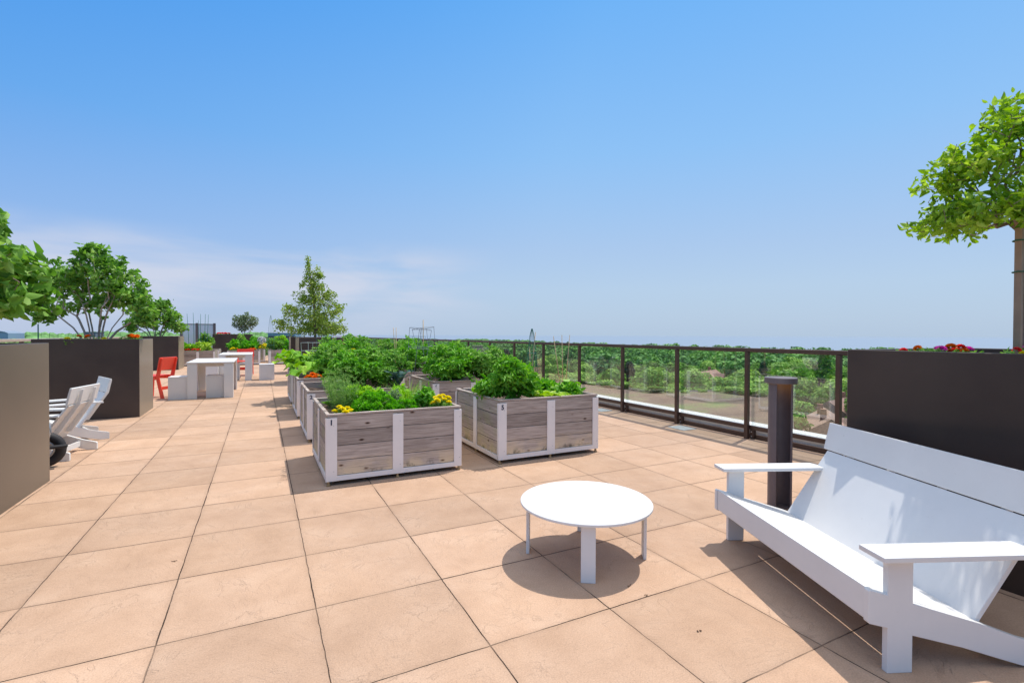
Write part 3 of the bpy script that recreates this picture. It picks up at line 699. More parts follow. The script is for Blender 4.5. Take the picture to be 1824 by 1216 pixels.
# ------------------------------------------------------------------ leaves, branches
def unit(a): return a / np.maximum(np.linalg.norm(a, axis=-1, keepdims=True), 1e-9)
def randdir(n): return unit(rng.normal(size=(n, 3)))
def leaves(P, D, Nn, Ln, Wd, fold=.25, droop=.25, shape=((.18,.38),(.46,.5),(.76,.30))):
    P, D, Nn = map(np.asarray, (P, D, Nn)); n = len(P)
    Ln = np.broadcast_to(Ln, (n,))[:, None]; Wd = np.broadcast_to(Wd, (n,))[:, None]
    D = unit(D); S = unit(np.cross(D, Nn)); U = np.cross(S, D); pts = [P]
    for sg in (-1, 1):
        for t, w_ in shape: pts.append(P + D*Ln*t + S*Wd*w_*sg + U*(fold*Wd*w_*2 - droop*Ln*t*t))
    pts.append(P + D*Ln - U*droop*Ln); m = len(shape); k = np.arange(n)[:, None]*(2*m+2)
    V = np.stack(pts, 1).reshape(-1, 3)
    F = np.stack([k+[[0, 2*m+1]+list(range(m, 0, -1))], k+[[0]+list(range(m+1, 2*m+1))+[2*m+1]]], 1).reshape(-1, m+2)
    return V, F
HEART = ((.02,.36),(.28,.5),(.68,.30)); LOW = ((.3,.48),(.7,.4))
def cat(parts):
    V = []; F = []; R = []; o = 0
    for v, f, r in parts: V.append(v); F.append(f+o); R.append(r); o += len(v)
    return np.concatenate(V), np.concatenate(F), np.concatenate(R)
def leafobj(name, P, D, Nn, Ln, Wd, mat, parent, fold=.25, droop=.25, rnd=None, shape=LOW):
    V, F = leaves(P, D, Nn, Ln, Wd, fold, droop, shape)
    if rnd is None: rnd = rng.random(len(P))
    return npmesh(name, V, F, mat, np.repeat(rnd, 2), parent)

def skeleton(trunk, attract, r_tip=.004, expo=2.3, step=.12, pathw=.35, wig=.015):
    """connects every attractor to the nearest point of the growing skeleton"""
    pts = [Vector(p) for p in trunk]; par = [-1] + list(range(len(trunk)-1)); pl_ = [0.0]
    for i in range(1, len(pts)): pl_.append(pl_[-1] + (pts[i]-pts[i-1]).length)
    base = pts[-1]
    A = sorted([Vector(a) for a in attract], key=lambda a: (a-base).length)
    arr = [np.array(p) for p in pts]; ends = []
    for a in A:
        X = np.array(arr); d = np.linalg.norm(X-np.array(a), axis=1) + pathw*np.array(pl_)
        d[:max(1, len(trunk)//2)] += .2 if len(trunk) > 2 else 0
        i = int(np.argmin(d)); p = pts[i]; L_ = (a-p).length; n = max(1, int(L_/step)); prev = i
        for k in range(1, n+1):
            t = k/n; q = p.lerp(a, t) + Vector(rng.normal(size=3))*wig*(1 if k < n else 0) + Vector((0, 0, -.06*L_*math.sin(PI*t)))
            pts.append(q); arr.append(np.array(q)); par.append(prev); pl_.append(pl_[prev] + (q-pts[prev]).length); prev = len(pts)-1
        ends.append(prev)
    r = np.zeros(len(pts)); ch = [[] for _ in pts]
    for i, p in enumerate(par):
        if p >= 0: ch[p].append(i)
    for i in range(len(pts)-1, -1, -1):
        r[i] = r_tip if not ch[i] else sum(r[c]**expo for c in ch[i])**(1/expo)
    return pts, par, r, ends
def wood_mesh(pts, par, r, rmax=9, base_r=None):
    m = MB(); sc = 1
    for i, p in enumerate(par):
        if p < 0: continue
        a, b = pts[p], pts[i]
        if (b-a).length < 1e-5: continue
        r0 = min(r[p], r[i]*1.25, rmax); r1 = min(r[i], rmax)
        m.tube([a, b], [r0, r1], 7 if r1 > .015 else (5 if r1 > .006 else 3), cap=False)
    return m
def blob_points(blobs, n):
    """random points in a set of ellipsoids (cx,cy,cz,rx,ry,rz,weight), biased outward"""
    w_ = np.array([b[6] for b in blobs], float); w_ /= w_.sum(); idx = rng.choice(len(blobs), n, p=w_)
    B = np.array([b[:6] for b in blobs]); d = randdir(n); rr = rng.random(n)**(1/2.2)
    return B[idx, :3] + d*rr[:, None]*B[idx, 3:6]
def tree(name, loc, blobs, trunks, na, nl, Ln, Wd, lmat, bmat, label, cat_, group=None, spread=.09, r_tip=.003, rmax=.05, along=True, trunkname='trunk', fold=.25, droop=.3, flat=.5, stepk=.12, shape=LOW):
    root = thing(name, loc, 0, label, cat_, group)
    A = blob_points(blobs, na); allP = []; allD = []; wm = MB()
    T = trunks if isinstance(trunks[0][0], (tuple, list)) else [trunks]
    tops = np.array([t[-1] for t in T]); own = np.argmin(np.linalg.norm((A[:, None, :2]-tops[None, :, :2]), axis=2) + .25*rng.random((na, len(T))), axis=1)
    for k, t in enumerate(T):
        sub = A[own == k]
        if not len(sub): sub = A[:1]
        pts, par, r, ends = skeleton(t, sub, r_tip=r_tip, step=stepk)
        w1 = wood_mesh(pts, par, r, rmax); wm.add(w1.v, w1.f)
        P = np.array([tuple(p) for p in pts]); pp = np.array(par)
        ok = np.where((r < r_tip*2.2) & (pp >= 0))[0]
        if len(ok) < 2: ok = np.array(ends)
        allP.append(P[ok]); allD.append(P[ok]-P[pp[ok]])
    build(wm, trunkname, bmat, root, smooth=True)
    P0 = np.concatenate(allP); D0 = unit(np.concatenate(allD)); idx = rng.integers(0, len(P0), nl)
    P = P0[idx] - D0[idx]*rng.random((nl, 1))*spread*1.0 + rng.normal(size=(nl, 3))*spread*.38
    D = unit(D0[idx]*.5 + randdir(nl)*.9 + np.array([0, 0, -.15])); Nn = unit(np.array([0, 0, 1.0])*(1-flat) + randdir(nl)*flat)
    s = .65 + .6*rng.random(nl)
    clump = (np.sin(P[:, 0]*9/max(spread*10, .5)+1.3) + np.sin(P[:, 1]*8/max(spread*10, .5)) + np.sin(P[:, 2]*9/max(spread*10, .5)+.5))*.07
    rnd = np.clip(rng.beta(2.2, 2.2, nl) + clump, 0, 1)
    leafobj('crown', P, D, Nn, Ln*s, Wd*s, lmat, root, fold, droop, rnd, shape)
    return root

def bez(a, b, lift, n=6, side=(0, 0)):
    a = Vector(a); b = Vector(b); return [a.lerp(b, i/n) + Vector((side[0], side[1], lift))*math.sin(PI*i/n) for i in range(n+1)]

# ---- terrace trees
RTV = (math.cos(YAW), -math.sin(YAW)); FWV = (math.sin(YAW), math.cos(YAW))
def fb(blobs, k=1):   # (right, away, up, radii..., weight), seen from the camera side
    return [(a*RTV[0]+b*FWV[0], a*RTV[1]+b*FWV[1], z, rx*k, ry*k, rz*k, w_) for a, b, z, rx, ry, rz, w_ in blobs]
def fl(a, b, z): return (a*RTV[0]+b*FWV[0], a*RTV[1]+b*FWV[1], z)
# right: small standard tree tied to a stake
tree('ornamental_tree', (3.83, 1.15, 1.11), fb([(-.41,0,.85,.18,.26,.12,2.0),(-.30,0,1.16,.17,.2,.13,1.6),(-.13,0,1.32,.17,.2,.13,1.5),(-.22,.0,.95,.22,.30,.20,2.6),(-.32,.12,1.08,.18,.22,.12,1.5),(-.02,0,1.22,.20,.25,.20,2.2),(.3,0,.98,.33,.35,.28,3),(.0,.08,1.46,.12,.12,.12,1.1),(-.22,-.22,.84,.20,.18,.11,1.4),(-.12,.32,.88,.24,.20,.14,1.6),(.12,-.28,.98,.22,.2,.18,1.5),(-.03,0,.85,.16,.2,.12,1.2),(.2,0,1.3,.2,.2,.15,1)], .93),
     [(0,0,0),(0.005,0.01,.2),(-.01,0,.4),(.01,.01,.60),(0,0,.70)], 560, 3500, .046, .024, M['lf_right'], M['bark'],
     'small tree with bright green pointed leaves tied to a wooden stake at the right edge', 'tree', spread=.05, r_tip=.0018, rmax=.024, flat=.75, shape=((.18,.38),(.46,.5),(.76,.30)))
st = thing('tree_stake', (3.765, 1.155, 1.05), 0, 'square wooden stake with green ties supporting the tree at the right edge', 'stake')
build(MB().box(-.0155, .0155, -.0155, .0155, 0, .885), 'post', M['stakewood'], st, bevel=.002)
for z in (.76, .585):
    m = MB().tube([(math.cos(q*.5)*.045+.022, math.sin(q*.5)*.032, z) for q in range(13)], .0035, 6); build(m, 'tie', M['tie'], st)
# left edge: big heart-shaped leaves leaning into the frame
tree('lilac_tree', (-2.20, 4.55, 1.12), fb([(.70,0,.66,.22,.35,.20,2.6),(.82,.1,.42,.20,.30,.15,2.4),(.55,-.1,.35,.25,.3,.15,1.6),(.35,0,.8,.45,.4,.4,3),(0,0,.8,.6,.5,.45,3),(.90,0,.60,.12,.2,.08,.9),(.74,0,.85,.10,.2,.05,.5),(.60,0,.1,.10,.2,.12,.5)]),
     [[fl(0,0,0), fl(.15,0,.2), fl(.35,0,.42)], [fl(-.1,0,0), fl(-.2,.1,.3)]], 250, 1800, .073, .054, M['lf_lilac'], M['bark'],
     'shrub with large heart-shaped leaves cut off by the left edge of the photo', 'shrub', spread=.085, r_tip=.003, rmax=.03, flat=.8, droop=.35, shape=HEART)
# multi-stemmed shrub in the second planter
def stems(n, r, h, sp):
    T = []
    for k in range(n):
        a = 2*PI*k/n + random.uniform(-.3, .3); b = random.uniform(.3, 1)
        x, y = r*math.cos(a), r*math.sin(a)*.6; e = sp*b
        hx = h*random.uniform(.75, 1.1)
        T.append([(x, y, 0), (x+e*.3*math.cos(a), y+e*.2*math.sin(a), hx*.45), (x+e*.75*math.cos(a), y+e*.5*math.sin(a), hx*.85), (x+e*math.cos(a), y+e*.7*math.sin(a), hx)])
    return T
tree('lilac_tree', (-2.30, 9.78, 1.12), fb([(.05,0,1.20,.34,.38,.30,3.2),(.35,.05,.95,.34,.35,.25,3),(-.35,0,.95,.30,.35,.24,2.6),(-.62,0,1.10,.16,.25,.22,1.4),(-.68,0,.55,.30,.3,.16,1.8),(-.82,0,.42,.14,.2,.08,.8),(.60,0,.72,.26,.3,.18,2),(.12,0,.62,.30,.35,.14,1.2),(-.2,.1,.68,.35,.35,.16,1.6),(.0,0,1.46,.16,.2,.08,1),(.78,.0,.45,.16,.2,.16,1)]),
     stems(9, .13, .50, .50), 420, 4200, .074, .052, M['lf_lilac'], M['barklight'],
     'multi-stemmed shrub with dense dark green leaves above the planter at the left', 'shrub', group=None, spread=.07, r_tip=.0035, rmax=.036, flat=.8, droop=.35, shape=HEART)
tree('lilac_tree', (-3.38, 21.5, 1.12), fb([(.0,0,.95,.50,.5,.38,3),(.6,0,.75,.38,.4,.3,2.4),(-.6,0,.75,.42,.4,.35,2.4),(.3,0,1.25,.3,.3,.18,1.4),(.85,0,.42,.28,.3,.2,1.4),(-.9,0,.45,.25,.3,.2,1)]),
     stems(7, .15, .5, .5), 280, 3300, .10, .075, M['lf_lilac'], M['barklight'],
     'rounded bush behind and to the right of the multi-stemmed shrub', 'shrub', spread=.12, r_tip=.005, rmax=.04, flat=.8)
# pointed tree
tree('pointed_tree', (1.28, 14.15, 1.12), fb([(0,0,.32,.80,.6,.20,4),(-.05,0,.70,.78,.55,.28,4.5),(-.08,0,1.12,.56,.45,.25,3.4),(-.05,0,1.45,.36,.32,.20,2.0),(-.14,0,1.78,.15,.16,.20,.8),(-.20,0,2.08,.05,.06,.18,.30),(.14,0,1.80,.10,.12,.18,.6),(-.88,0,.42,.26,.3,.18,1.2),(-.70,0,.85,.22,.25,.18,.9),(.62,0,.85,.22,.3,.20,1.0),(.42,0,1.2,.16,.2,.18,.7),(.75,0,.30,.22,.3,.12,.8)]),
     [(0,0,0),(.01,0,.15),(0,.01,.5),(-.02,0,1.0),(-.08,0,1.6),(-.14,0,1.95)], 620, 6500, .058, .032, M['lf_olive'], M['bark'],
     'pointed tree with a dense olive green crown in the steel planter beyond the vegetable boxes', 'tree', spread=.09, r_tip=.003, rmax=.035, flat=.9)
tree('young_tree', (1.75, 17.9, 1.12), fb([(.05,0,.55,.30,.3,.25,2),(.5,0,.42,.28,.3,.16,1.6),(.75,0,.62,.12,.2,.10,.5),(.3,0,.25,.4,.3,.12,1.2),(-.3,0,.4,.3,.3,.2,1)]),
     [(0,0,0),(.01,0,.3)], 120, 1000, .09, .05, M['lf_olive'], M['bark'], 'low spreading young tree partly hidden behind the pointed tree', 'tree', spread=.09, r_tip=.003, rmax=.025, flat=.9)
tree('young_tree', (-.78, 29.6, 1.2), fb([(0,0,.75,.45,.4,.38,3),(-.4,0,.8,.25,.3,.4,1.4),(.45,0,.75,.28,.3,.3,1.4),(.1,0,1.05,.25,.3,.22,1.2),(0,0,.4,.4,.3,.2,1.2)]),
     stems(4, .05, .4, .3), 150, 1500, .10, .05, M['lf_grey'], M['barklight'], 'small sparse grey-green tree at the far end of the terrace', 'tree', spread=.10, r_tip=.004, rmax=.03, flat=.9)

# ------------------------------------------------------------------ bedding plants
def at(px, py, z):   # a pixel of the 1824x1216 photograph -> the point at height z
    u, v = px-912, py-608; c, s = math.cos(ROLL), math.sin(ROLL); u, v = c*u+s*v, -s*u+c*v
    F, Rr, U = 873.696, u, -v; f = math.cos(PIT)*F - math.sin(PIT)*U; uu = math.sin(PIT)*F + math.cos(PIT)*U
    X = math.cos(YAW)*Rr + math.sin(YAW)*f; Y = -math.sin(YAW)*Rr + math.cos(YAW)*f; t = (z-H)/uu
    return X*t, Y*t
def bush(name, loc, rx, ry, h, n, Ln, Wd, mat, label, cat_, group=None, stemn=14, flat=.8, droop=.5, fold=.25, hollow=.35, up=.1, compound=0, lean=0):
    """leafy plant: stems fan out from the foot, leaves in clumps along them"""
    root = thing(name, loc, random.uniform(0, 6), label, cat_, group)
    sm = MB(); anc = []; dirs = []
    for k in range(stemn):
        a = random.uniform(0, 2*PI); e = random.uniform(.25, 1)**.6; zt = h*(1-.45*e*e)*random.uniform(.55, 1.18)
        p = [Vector((0.03*math.cos(a), .03*math.sin(a), 0)), Vector((rx*e*.35*math.cos(a), ry*e*.35*math.sin(a), zt*.55)), Vector((rx*e*.8*math.cos(a), ry*e*.8*math.sin(a), zt*.92)), Vector((rx*e*math.cos(a), ry*e*math.sin(a), zt*.93))]
        q = []
        for i in range(3):
            for t in (0, .5): q.append(p[i].lerp(p[i+1], t) + Vector((random.uniform(-.01,.01), random.uniform(-.01,.01), 0)))
        q.append(p[3]); sm.tube(q, [.006-.0006*i for i in range(len(q))], 5)
        for i in range(1, len(q)):
            anc.append(q[i]); dirs.append((q[i]-q[i-1]).normalized())
    build(sm, 'stem', M['stem'], root, smooth=True)
    A = np.array([tuple(a) for a in anc]); Dd = np.array([tuple(a) for a in dirs]); wt = (A[:, 2]/h+.15)*(np.hypot(A[:, 0]/rx, A[:, 1]/ry)+hollow); wt /= wt.sum()
    if compound:   # little leaf stalks with pairs of leaflets
        m = n//compound; i = rng.choice(len(A), m, p=wt); D0 = unit(randdir(m)*[1,1,.5] + Dd[i]*.5 + [0,0,.15]); St = A[i]
        Pl = []; Dl = []; Rl = []; rr = rng.random(m); Lk = Ln*2.4
        for j in range(compound):
            t = (j//2+1)/(compound/2); sd = np.cross(D0, [0,0,1.0])*(1 if j % 2 else -1)
            Pl.append(St + D0*Lk*t - np.array([0,0,1])*Lk*t*t*droop*.6); Dl.append(unit(D0*.6 + unit(sd)*(.9 if t < .99 else .3) - [0,0,.25])); Rl.append(rr*.8 + .2*rng.random(m))
        P = np.concatenate(Pl); D = np.concatenate(Dl); r = np.concatenate(Rl)
    else:
        i = rng.choice(len(A), n, p=wt); P = A[i] + rng.normal(size=(n, 3))*Ln*.45; D = unit(randdir(n) + Dd[i]*.5 + np.array([0, 0, up])); r = rng.beta(2, 2, n)
    P[:, 2] = np.maximum(P[:, 2], .005)
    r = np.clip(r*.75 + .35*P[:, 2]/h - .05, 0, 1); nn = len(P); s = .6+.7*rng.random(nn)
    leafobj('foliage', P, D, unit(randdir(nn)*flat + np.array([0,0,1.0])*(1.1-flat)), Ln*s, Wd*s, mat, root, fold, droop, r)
    return root
def dome(name, loc, rx, ry, h, n, Ln, Wd, mat, label, cat_, group=None, lump=.18):
    """tight curly cushion"""
    root = thing(name, loc, random.uniform(0, 6), label, cat_, group)
    sm = MB()
    for k in range(12):
        a = 2*PI*k/12; sm.tube([(0,0,0), (rx*.3*math.cos(a), ry*.3*math.sin(a), h*.5), (rx*.7*math.cos(a), ry*.7*math.sin(a), h*.7)], .003, 4)
    build(sm, 'stem', M['stem'], root)
    nc = max(14, n//45); cd = unit(randdir(nc)*[1,1,.8] + [0,0,.45]); cd[:, 2] = abs(cd[:, 2]); cr = .8 + .25*rng.random(nc)
    C = cd*cr[:, None]*[rx, ry, h]; i = rng.integers(0, nc, n); off = unit(randdir(n) + cd[i]*.9)*lump*min(rx, ry)*(1.0)
    P = C[i] + off*(.6+.4*rng.random((n, 1))); P[:, 2] = np.maximum(P[:, 2], .01)
    D = unit(off/np.linalg.norm(off, axis=1, keepdims=True) + randdir(n)*.7); r = np.clip(.35 + .4*(off[:, 2]/(lump*min(rx, ry))) + .25*rng.random(n), 0, 1)
    leafobj('foliage', P, D, randdir(n), Ln*(.6+.7*rng.random(n)), Wd*(.6+.7*rng.random(n)), mat, root, .5, .4, r)
    return root
def blades(name, loc, rx, ry, h, n, wd, mat, label, cat_, arch=.35, tuft=0, group=None, seg=5):
    root = thing(name, loc, 0, label, cat_, group); V = []; F = []; R = []; o = 0
    TP = []; TD = []
    for k in range(n):
        a = rng.random()*2*PI; q = math.sqrt(rng.random()); bx, by = rx*q*math.cos(a)*.6, ry*q*math.sin(a)*.6
        hh = h*(.55+.5*rng.random()); ln = arch*hh*(.3+rng.random()); d = np.array([math.cos(a+rng.normal()*.7), math.sin(a+rng.normal()*.7)]); s = np.array([-d[1], d[0], 0])*wd*.5
        for i in range(seg+1):
            t = i/seg; p = np.array([bx+d[0]*ln*t*t, by+d[1]*ln*t*t, hh*(t - .18*arch*t*t)]); ww = 1-.8*t
            V += [p-s*ww, p+s*ww]
            if tuft and t > .2:
                for _ in range(tuft): TP.append(p); TD.append(unit(randdir(1)[0] + np.array([0,0,.6])))
        for i in range(seg): F.append((o+2*i, o+2*i+1, o+2*i+3, o+2*i+2)); R.append(rng.random())
        o += 2*(seg+1)
    npmesh('stem' if tuft else 'foliage', V, F, M['stem'] if tuft else mat, R, root)
    if tuft:
        P = np.array(TP); leafobj('foliage', P, np.array(TD), randdir(len(P)), .032*(.5+rng.random(len(P))), .0028, mat, root, .1, .2)
    return root
def rosettes(name, loc, rx, ry, n, Ln, Wd, mat, label, cat_, group=None, up=.55, layers=9):
    """low plants: rosettes of broad wavy leaves"""
    root = thing(name, loc, 0, label, cat_, group); P = []; D = []; Ls = []
    for k in range(n):
        a = rng.random()*2*PI; q = math.sqrt(rng.random()); c = np.array([rx*q*math.cos(a), ry*q*math.sin(a), .01]); s = .7+.5*rng.random()
        for j in range(layers):
            b = 2*PI*j*.382*1.0 + rng.random()*.5; u_ = up + .9*(j/layers); P.append(c + rng.normal(size=3)*[.01,.01,.006]); D.append(unit(np.array([math.cos(b*2.4), math.sin(b*2.4), u_]))); Ls.append(Ln*s*(.7+.4*rng.random()))
    P = np.array(P); Ls = np.array(Ls)
    leafobj('foliage', P, np.array(D), np.tile([0,0,1.0], (len(P), 1))+randdir(len(P))*.35, Ls, Ls*Wd/Ln, mat, root, .35, .45)
    return root
def bloom_mesh(mat, r=.03, name='bloom', layers=5, pet=11):
    P = []; D = []; Ls = []; R = []
    for k in range(layers):
        e = math.radians(6 + 78*k/(layers-1))
        for j in range(pet):
            a = 2*PI*(j+.5*(k % 2))/pet + random.uniform(-.15, .15); d = np.array([math.cos(a)*math.cos(e), math.sin(a)*math.cos(e), math.sin(e)])
            P.append(d*r*.25); D.append(d); Ls.append(r*(.95-.3*k/layers)); R.append(.2+.6*random.random()+.15*k/layers)
    P = np.array(P); V, F = leaves(P, D, np.tile([0,0,1.0], (len(P), 1))+randdir(len(P))*.3, np.array(Ls), np.array(Ls)*.8, .3, .15, LOW)
    o = npmesh(name, V, F, mat, np.repeat(R, 2)); me = o.data; bpy.data.objects.remove(o); return me
BL = {k: [bloom_mesh(M['pt_'+k], .030) for _ in range(3)] for k in ('yellow', 'orange', 'red', 'pink', 'white')}
def flowers(loc, rx, ry, h, n, color, label, cat_='marigold', name='marigold_plant', fmat='lf_tomato', size=1.0, nl=420, Ln=.035, colors=None):
    root = thing(name, loc, random.uniform(0, 6), label, cat_); sm = MB(); pos = []
    for k in range(n):
        for _ in range(30):
            a = rng.random()*2*PI; q = math.sqrt(rng.random()); p = Vector((rx*q*math.cos(a), ry*q*math.sin(a), h*(1-.3*q*q)*random.uniform(.9, 1.12)))
            if all((p-q_).length > .045*size for q_ in pos): break
        pos.append(p); sm.tube([(p.x*.3, p.y*.3, 0), (p.x*.8, p.y*.8, p.z*.6), (p.x, p.y, p.z-.006)], .0025, 5)
    build(sm, 'stem', M['stem'], root)
    A = rng.random((nl, 1))**.7; th = rng.random(nl)*2*PI; q = np.sqrt(rng.random(nl)); P = np.stack([rx*1.05*q*np.cos(th), ry*1.05*q*np.sin(th), h*.92*(1-.35*q*q)], 1)*[1,1,1]; P[:, 2] *= A[:, 0]
    leafobj('foliage', P, unit(randdir(nl)+[0,0,.4]), randdir(nl)+[0,0,.5], Ln*(.6+.7*rng.random(nl)), Ln*.36, M[fmat], root, .3, .3, np.clip(.2+.6*A[:, 0]+.2*rng.random(nl)-.1, 0, 1))
    for i, p in enumerate(pos):
        cc = (colors[i % len(colors)] if colors else color); b = bpy.data.objects.new('bloom', random.choice(BL[cc])); link(b, root); b.location = p
        b.rotation_euler = (random.uniform(-.5, .5), random.uniform(-.5, .5), random.uniform(0, 6)); s = size*random.uniform(.8, 1.15); b.scale = (s, s, s*.9)
    return root
Z1 = .52; Z5 = .55
# box 1
flowers((.63, 4.45, Z1), .085, .06, .115, 9, 'yellow', 'yellow marigolds in the near left corner of box 1', size=.9, nl=380)
flowers((1.53, 4.46, Z1), .085, .08, .16, 10, 'yellow', 'yellow marigolds in the near right corner of box 1', size=1.0, nl=420)
dome('parsley_plant', (.93, 4.63, Z1), .185, .20, .19, 3600, .024, .018, M['lf_parsley'], 'large dark curly parsley cushion in the middle of box 1', 'parsley')
dome('parsley_plant', (1.22, 4.62, Z1), .10, .12, .12, 1300, .022, .017, M['lf_parsley'], 'smaller curly parsley right of the middle of box 1', 'parsley', lump=.25)
dome('parsley_plant', (.87, 4.98, Z1), .16, .16, .23, 1800, .028, .020, M['lf_bright'], 'bright green parsley at the back of box 1', 'parsley', lump=.3)
blades('dill_plant', (.68, 4.88, Z1), .15, .15, .34, 60, .003, M['lf_dill'], 'feathery dill in the left half of box 1', 'dill', arch=.3, tuft=10)
blades('dill_plant', (.67, 5.15, Z1), .13, .13, .42, 50, .003, M['lf_dill'], 'taller feathery dill at the back left of box 1', 'dill', arch=.25, tuft=10)
bush('thyme_plant', (1.13, 4.78, Z1), .10, .10, .24, 1500, .012, .007, M['lf_thyme'], 'pale fine-leaved thyme beside the parsley in box 1', 'herb', stemn=34, droop=.1)
blades('chive_plant', (1.33, 4.92, Z1), .09, .09, .34, 130, .005, M['lf_bright'], 'clump of thin arching chives in box 1', 'chives', arch=.75)
bush('pepper_plant', (1.46, 4.72, Z1), .10, .10, .24, 260, .055, .030, M['lf_basil'], 'dark glossy pepper plant behind the right marigolds in box 1', 'pepper plant', stemn=12)
bush('basil_plant', (1.22, 5.2, Z1), .16, .16, .20, 500, .045, .028, M['lf_bright'], 'low leafy greens along the back of box 1', 'herb', stemn=16)
rosettes('lettuce_row', (.8, 5.35, Z1), .22, .10, 6, .10, .06, M['lf_tomato'], 'dark green lettuces in the back left corner of box 1', 'lettuce')
# tomatoes in box 2, 3
TG = 'tomato plants in the timber boxes'
k = 0
for (x, y, z, rx, h, n, lb) in [(1.12, 6.58, Z1, .31, .58, 3900, 'large tomato plant in the front middle of box 2'), (1.48, 6.85, Z1, .32, .60, 3300, 'tomato plant in the right half of box 2'), (1.15, 7.15, Z1, .33, .62, 3200, 'tall tomato plant at the back of box 2'),
    (1.2, 8.45, Z1, .34, .70, 2400, 'tomato plant in the middle of box 3'), (1.5, 8.85, Z1, .32, .74, 2200, 'tomato plant in the right rear of box 3'), (.95, 9.0, Z1, .26, .55, 2000, 'tomato plant in the left rear of box 3'),
    (2.45, 6.78, Z5, .34, .55, 3900, 'tomato plant in the left half of box 6'), (2.98, 6.78, Z5, .36, .52, 3900, 'tomato plant in the right half of box 6'), (2.75, 7.3, Z5, .42, .60, 3200, 'tall tomato plant at the back of box 6'),
    (2.4, 8.7, Z5, .42, .60, 2600, 'tomato plant inside the ring cage, left, in the third box of the right row'), (3.0, 8.9, Z5, .42, .62, 2600, 'tomato plant inside the ring cage, right, in the third box of the right row'),
    (2.5, 10.6, Z5, .38, .72, 1800, 'tomato plant at the left of the fourth box of the right row'), (3.0, 10.7, Z5, .36, .70, 1800, 'tomato plant at the right of the fourth box of the right row'),
    (1.3, 10.4, Z1, .34, .70, 1800, 'tomato plant in the fourth box of the left row behind the squash')]:
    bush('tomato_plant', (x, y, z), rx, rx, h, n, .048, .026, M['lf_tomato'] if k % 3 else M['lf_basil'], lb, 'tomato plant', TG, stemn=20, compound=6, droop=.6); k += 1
bush('tomato_plant', (2.37, 4.68, Z5), .27, .26, .50, 3300, .048, .026, M['lf_basil'], 'tall tomato plant in the near left corner of box 5', 'tomato plant', TG, stemn=18, compound=6, droop=.7)
bush('basil_plant', (2.24, 4.95, Z5), .12, .2, .24, 500, .05, .03, M['lf_bright'], 'bright leafy plant along the left board of box 5', 'herb', stemn=12)
rosettes('lettuce_row', (2.83, 4.50, Z5+.035), .19, .05, 14, .10, .07, M['lf_lime'], 'lime green lettuces along the near board of box 5', 'lettuce', layers=12)
rosettes('lettuce_row', (2.74, 4.78, Z5+.03), .12, .10, 9, .10, .07, M['lf_lime'], 'lime green lettuces behind the tomato plant of box 5', 'lettuce', layers=10)
bush('bean_plant', (3.10, 4.66, Z5), .11, .13, .135, 300, .075, .045, M['lf_basil'], 'low glossy bean plant in the near right corner of box 5', 'bean plant', stemn=12)
bush('bean_plant', (3.06, 5.0, Z5), .13, .12, .15, 300, .075, .045, M['lf_basil'], 'glossy bean plant behind the corner one in box 5', 'bean plant', stemn=12)
bush('bean_plant', (3.10, 5.32, Z5), .12, .10, .12, 160, .07, .04, M['lf_bright'], 'small bright bean plant at the back right of box 5', 'bean plant', stemn=9)
# kale
def kale(loc, label):
    root = thing('kale_plant', loc, 0, label, 'kale'); V = []; F = []; R = []; o = 0; sm = MB()
    for k in range(11):
        a = k*2.4; hh = .42*random.uniform(.75, 1.1); e = .20*random.uniform(.5, 1.1); d = np.array([math.cos(a), math.sin(a), 0]); s = np.array([-d[1], d[0], 0])
        pts = []
        for i in range(9):
            t = i/8; p = d*e*t*t*1.2 + np.array([0,0,hh*(t-.35*t*t*t)]); pts.append(p); wdt = .0 if t < .25 else .045*math.sin(PI*(t-.25)/.78)**.6
            for jj, q in enumerate((-1, 0, 1)): V.append(p + s*q*wdt + np.array([0,0, abs(q)*.012*math.sin(i*2.1+k)]))
        for i in range(8):
            for q in (0, 1): F.append((o+3*i+q, o+3*i+q+1, o+3*i+q+4, o+3*i+q+3)); R.append(random.random()*.6+.2)
        o += 27; sm.tube([tuple(p) for p in pts[:7]], .004, 5)
    build(sm, 'stem', M['stem'], root); npmesh('foliage', V, F, M['lf_kale'], R, root); return root
kale((1.58, 6.35, Z1), 'dark blue-green kale with long crinkled leaves in the near right corner of box 2')
kale((1.62, 6.85, Z1+.05), 'second dark kale behind the first at the right side of box 2')
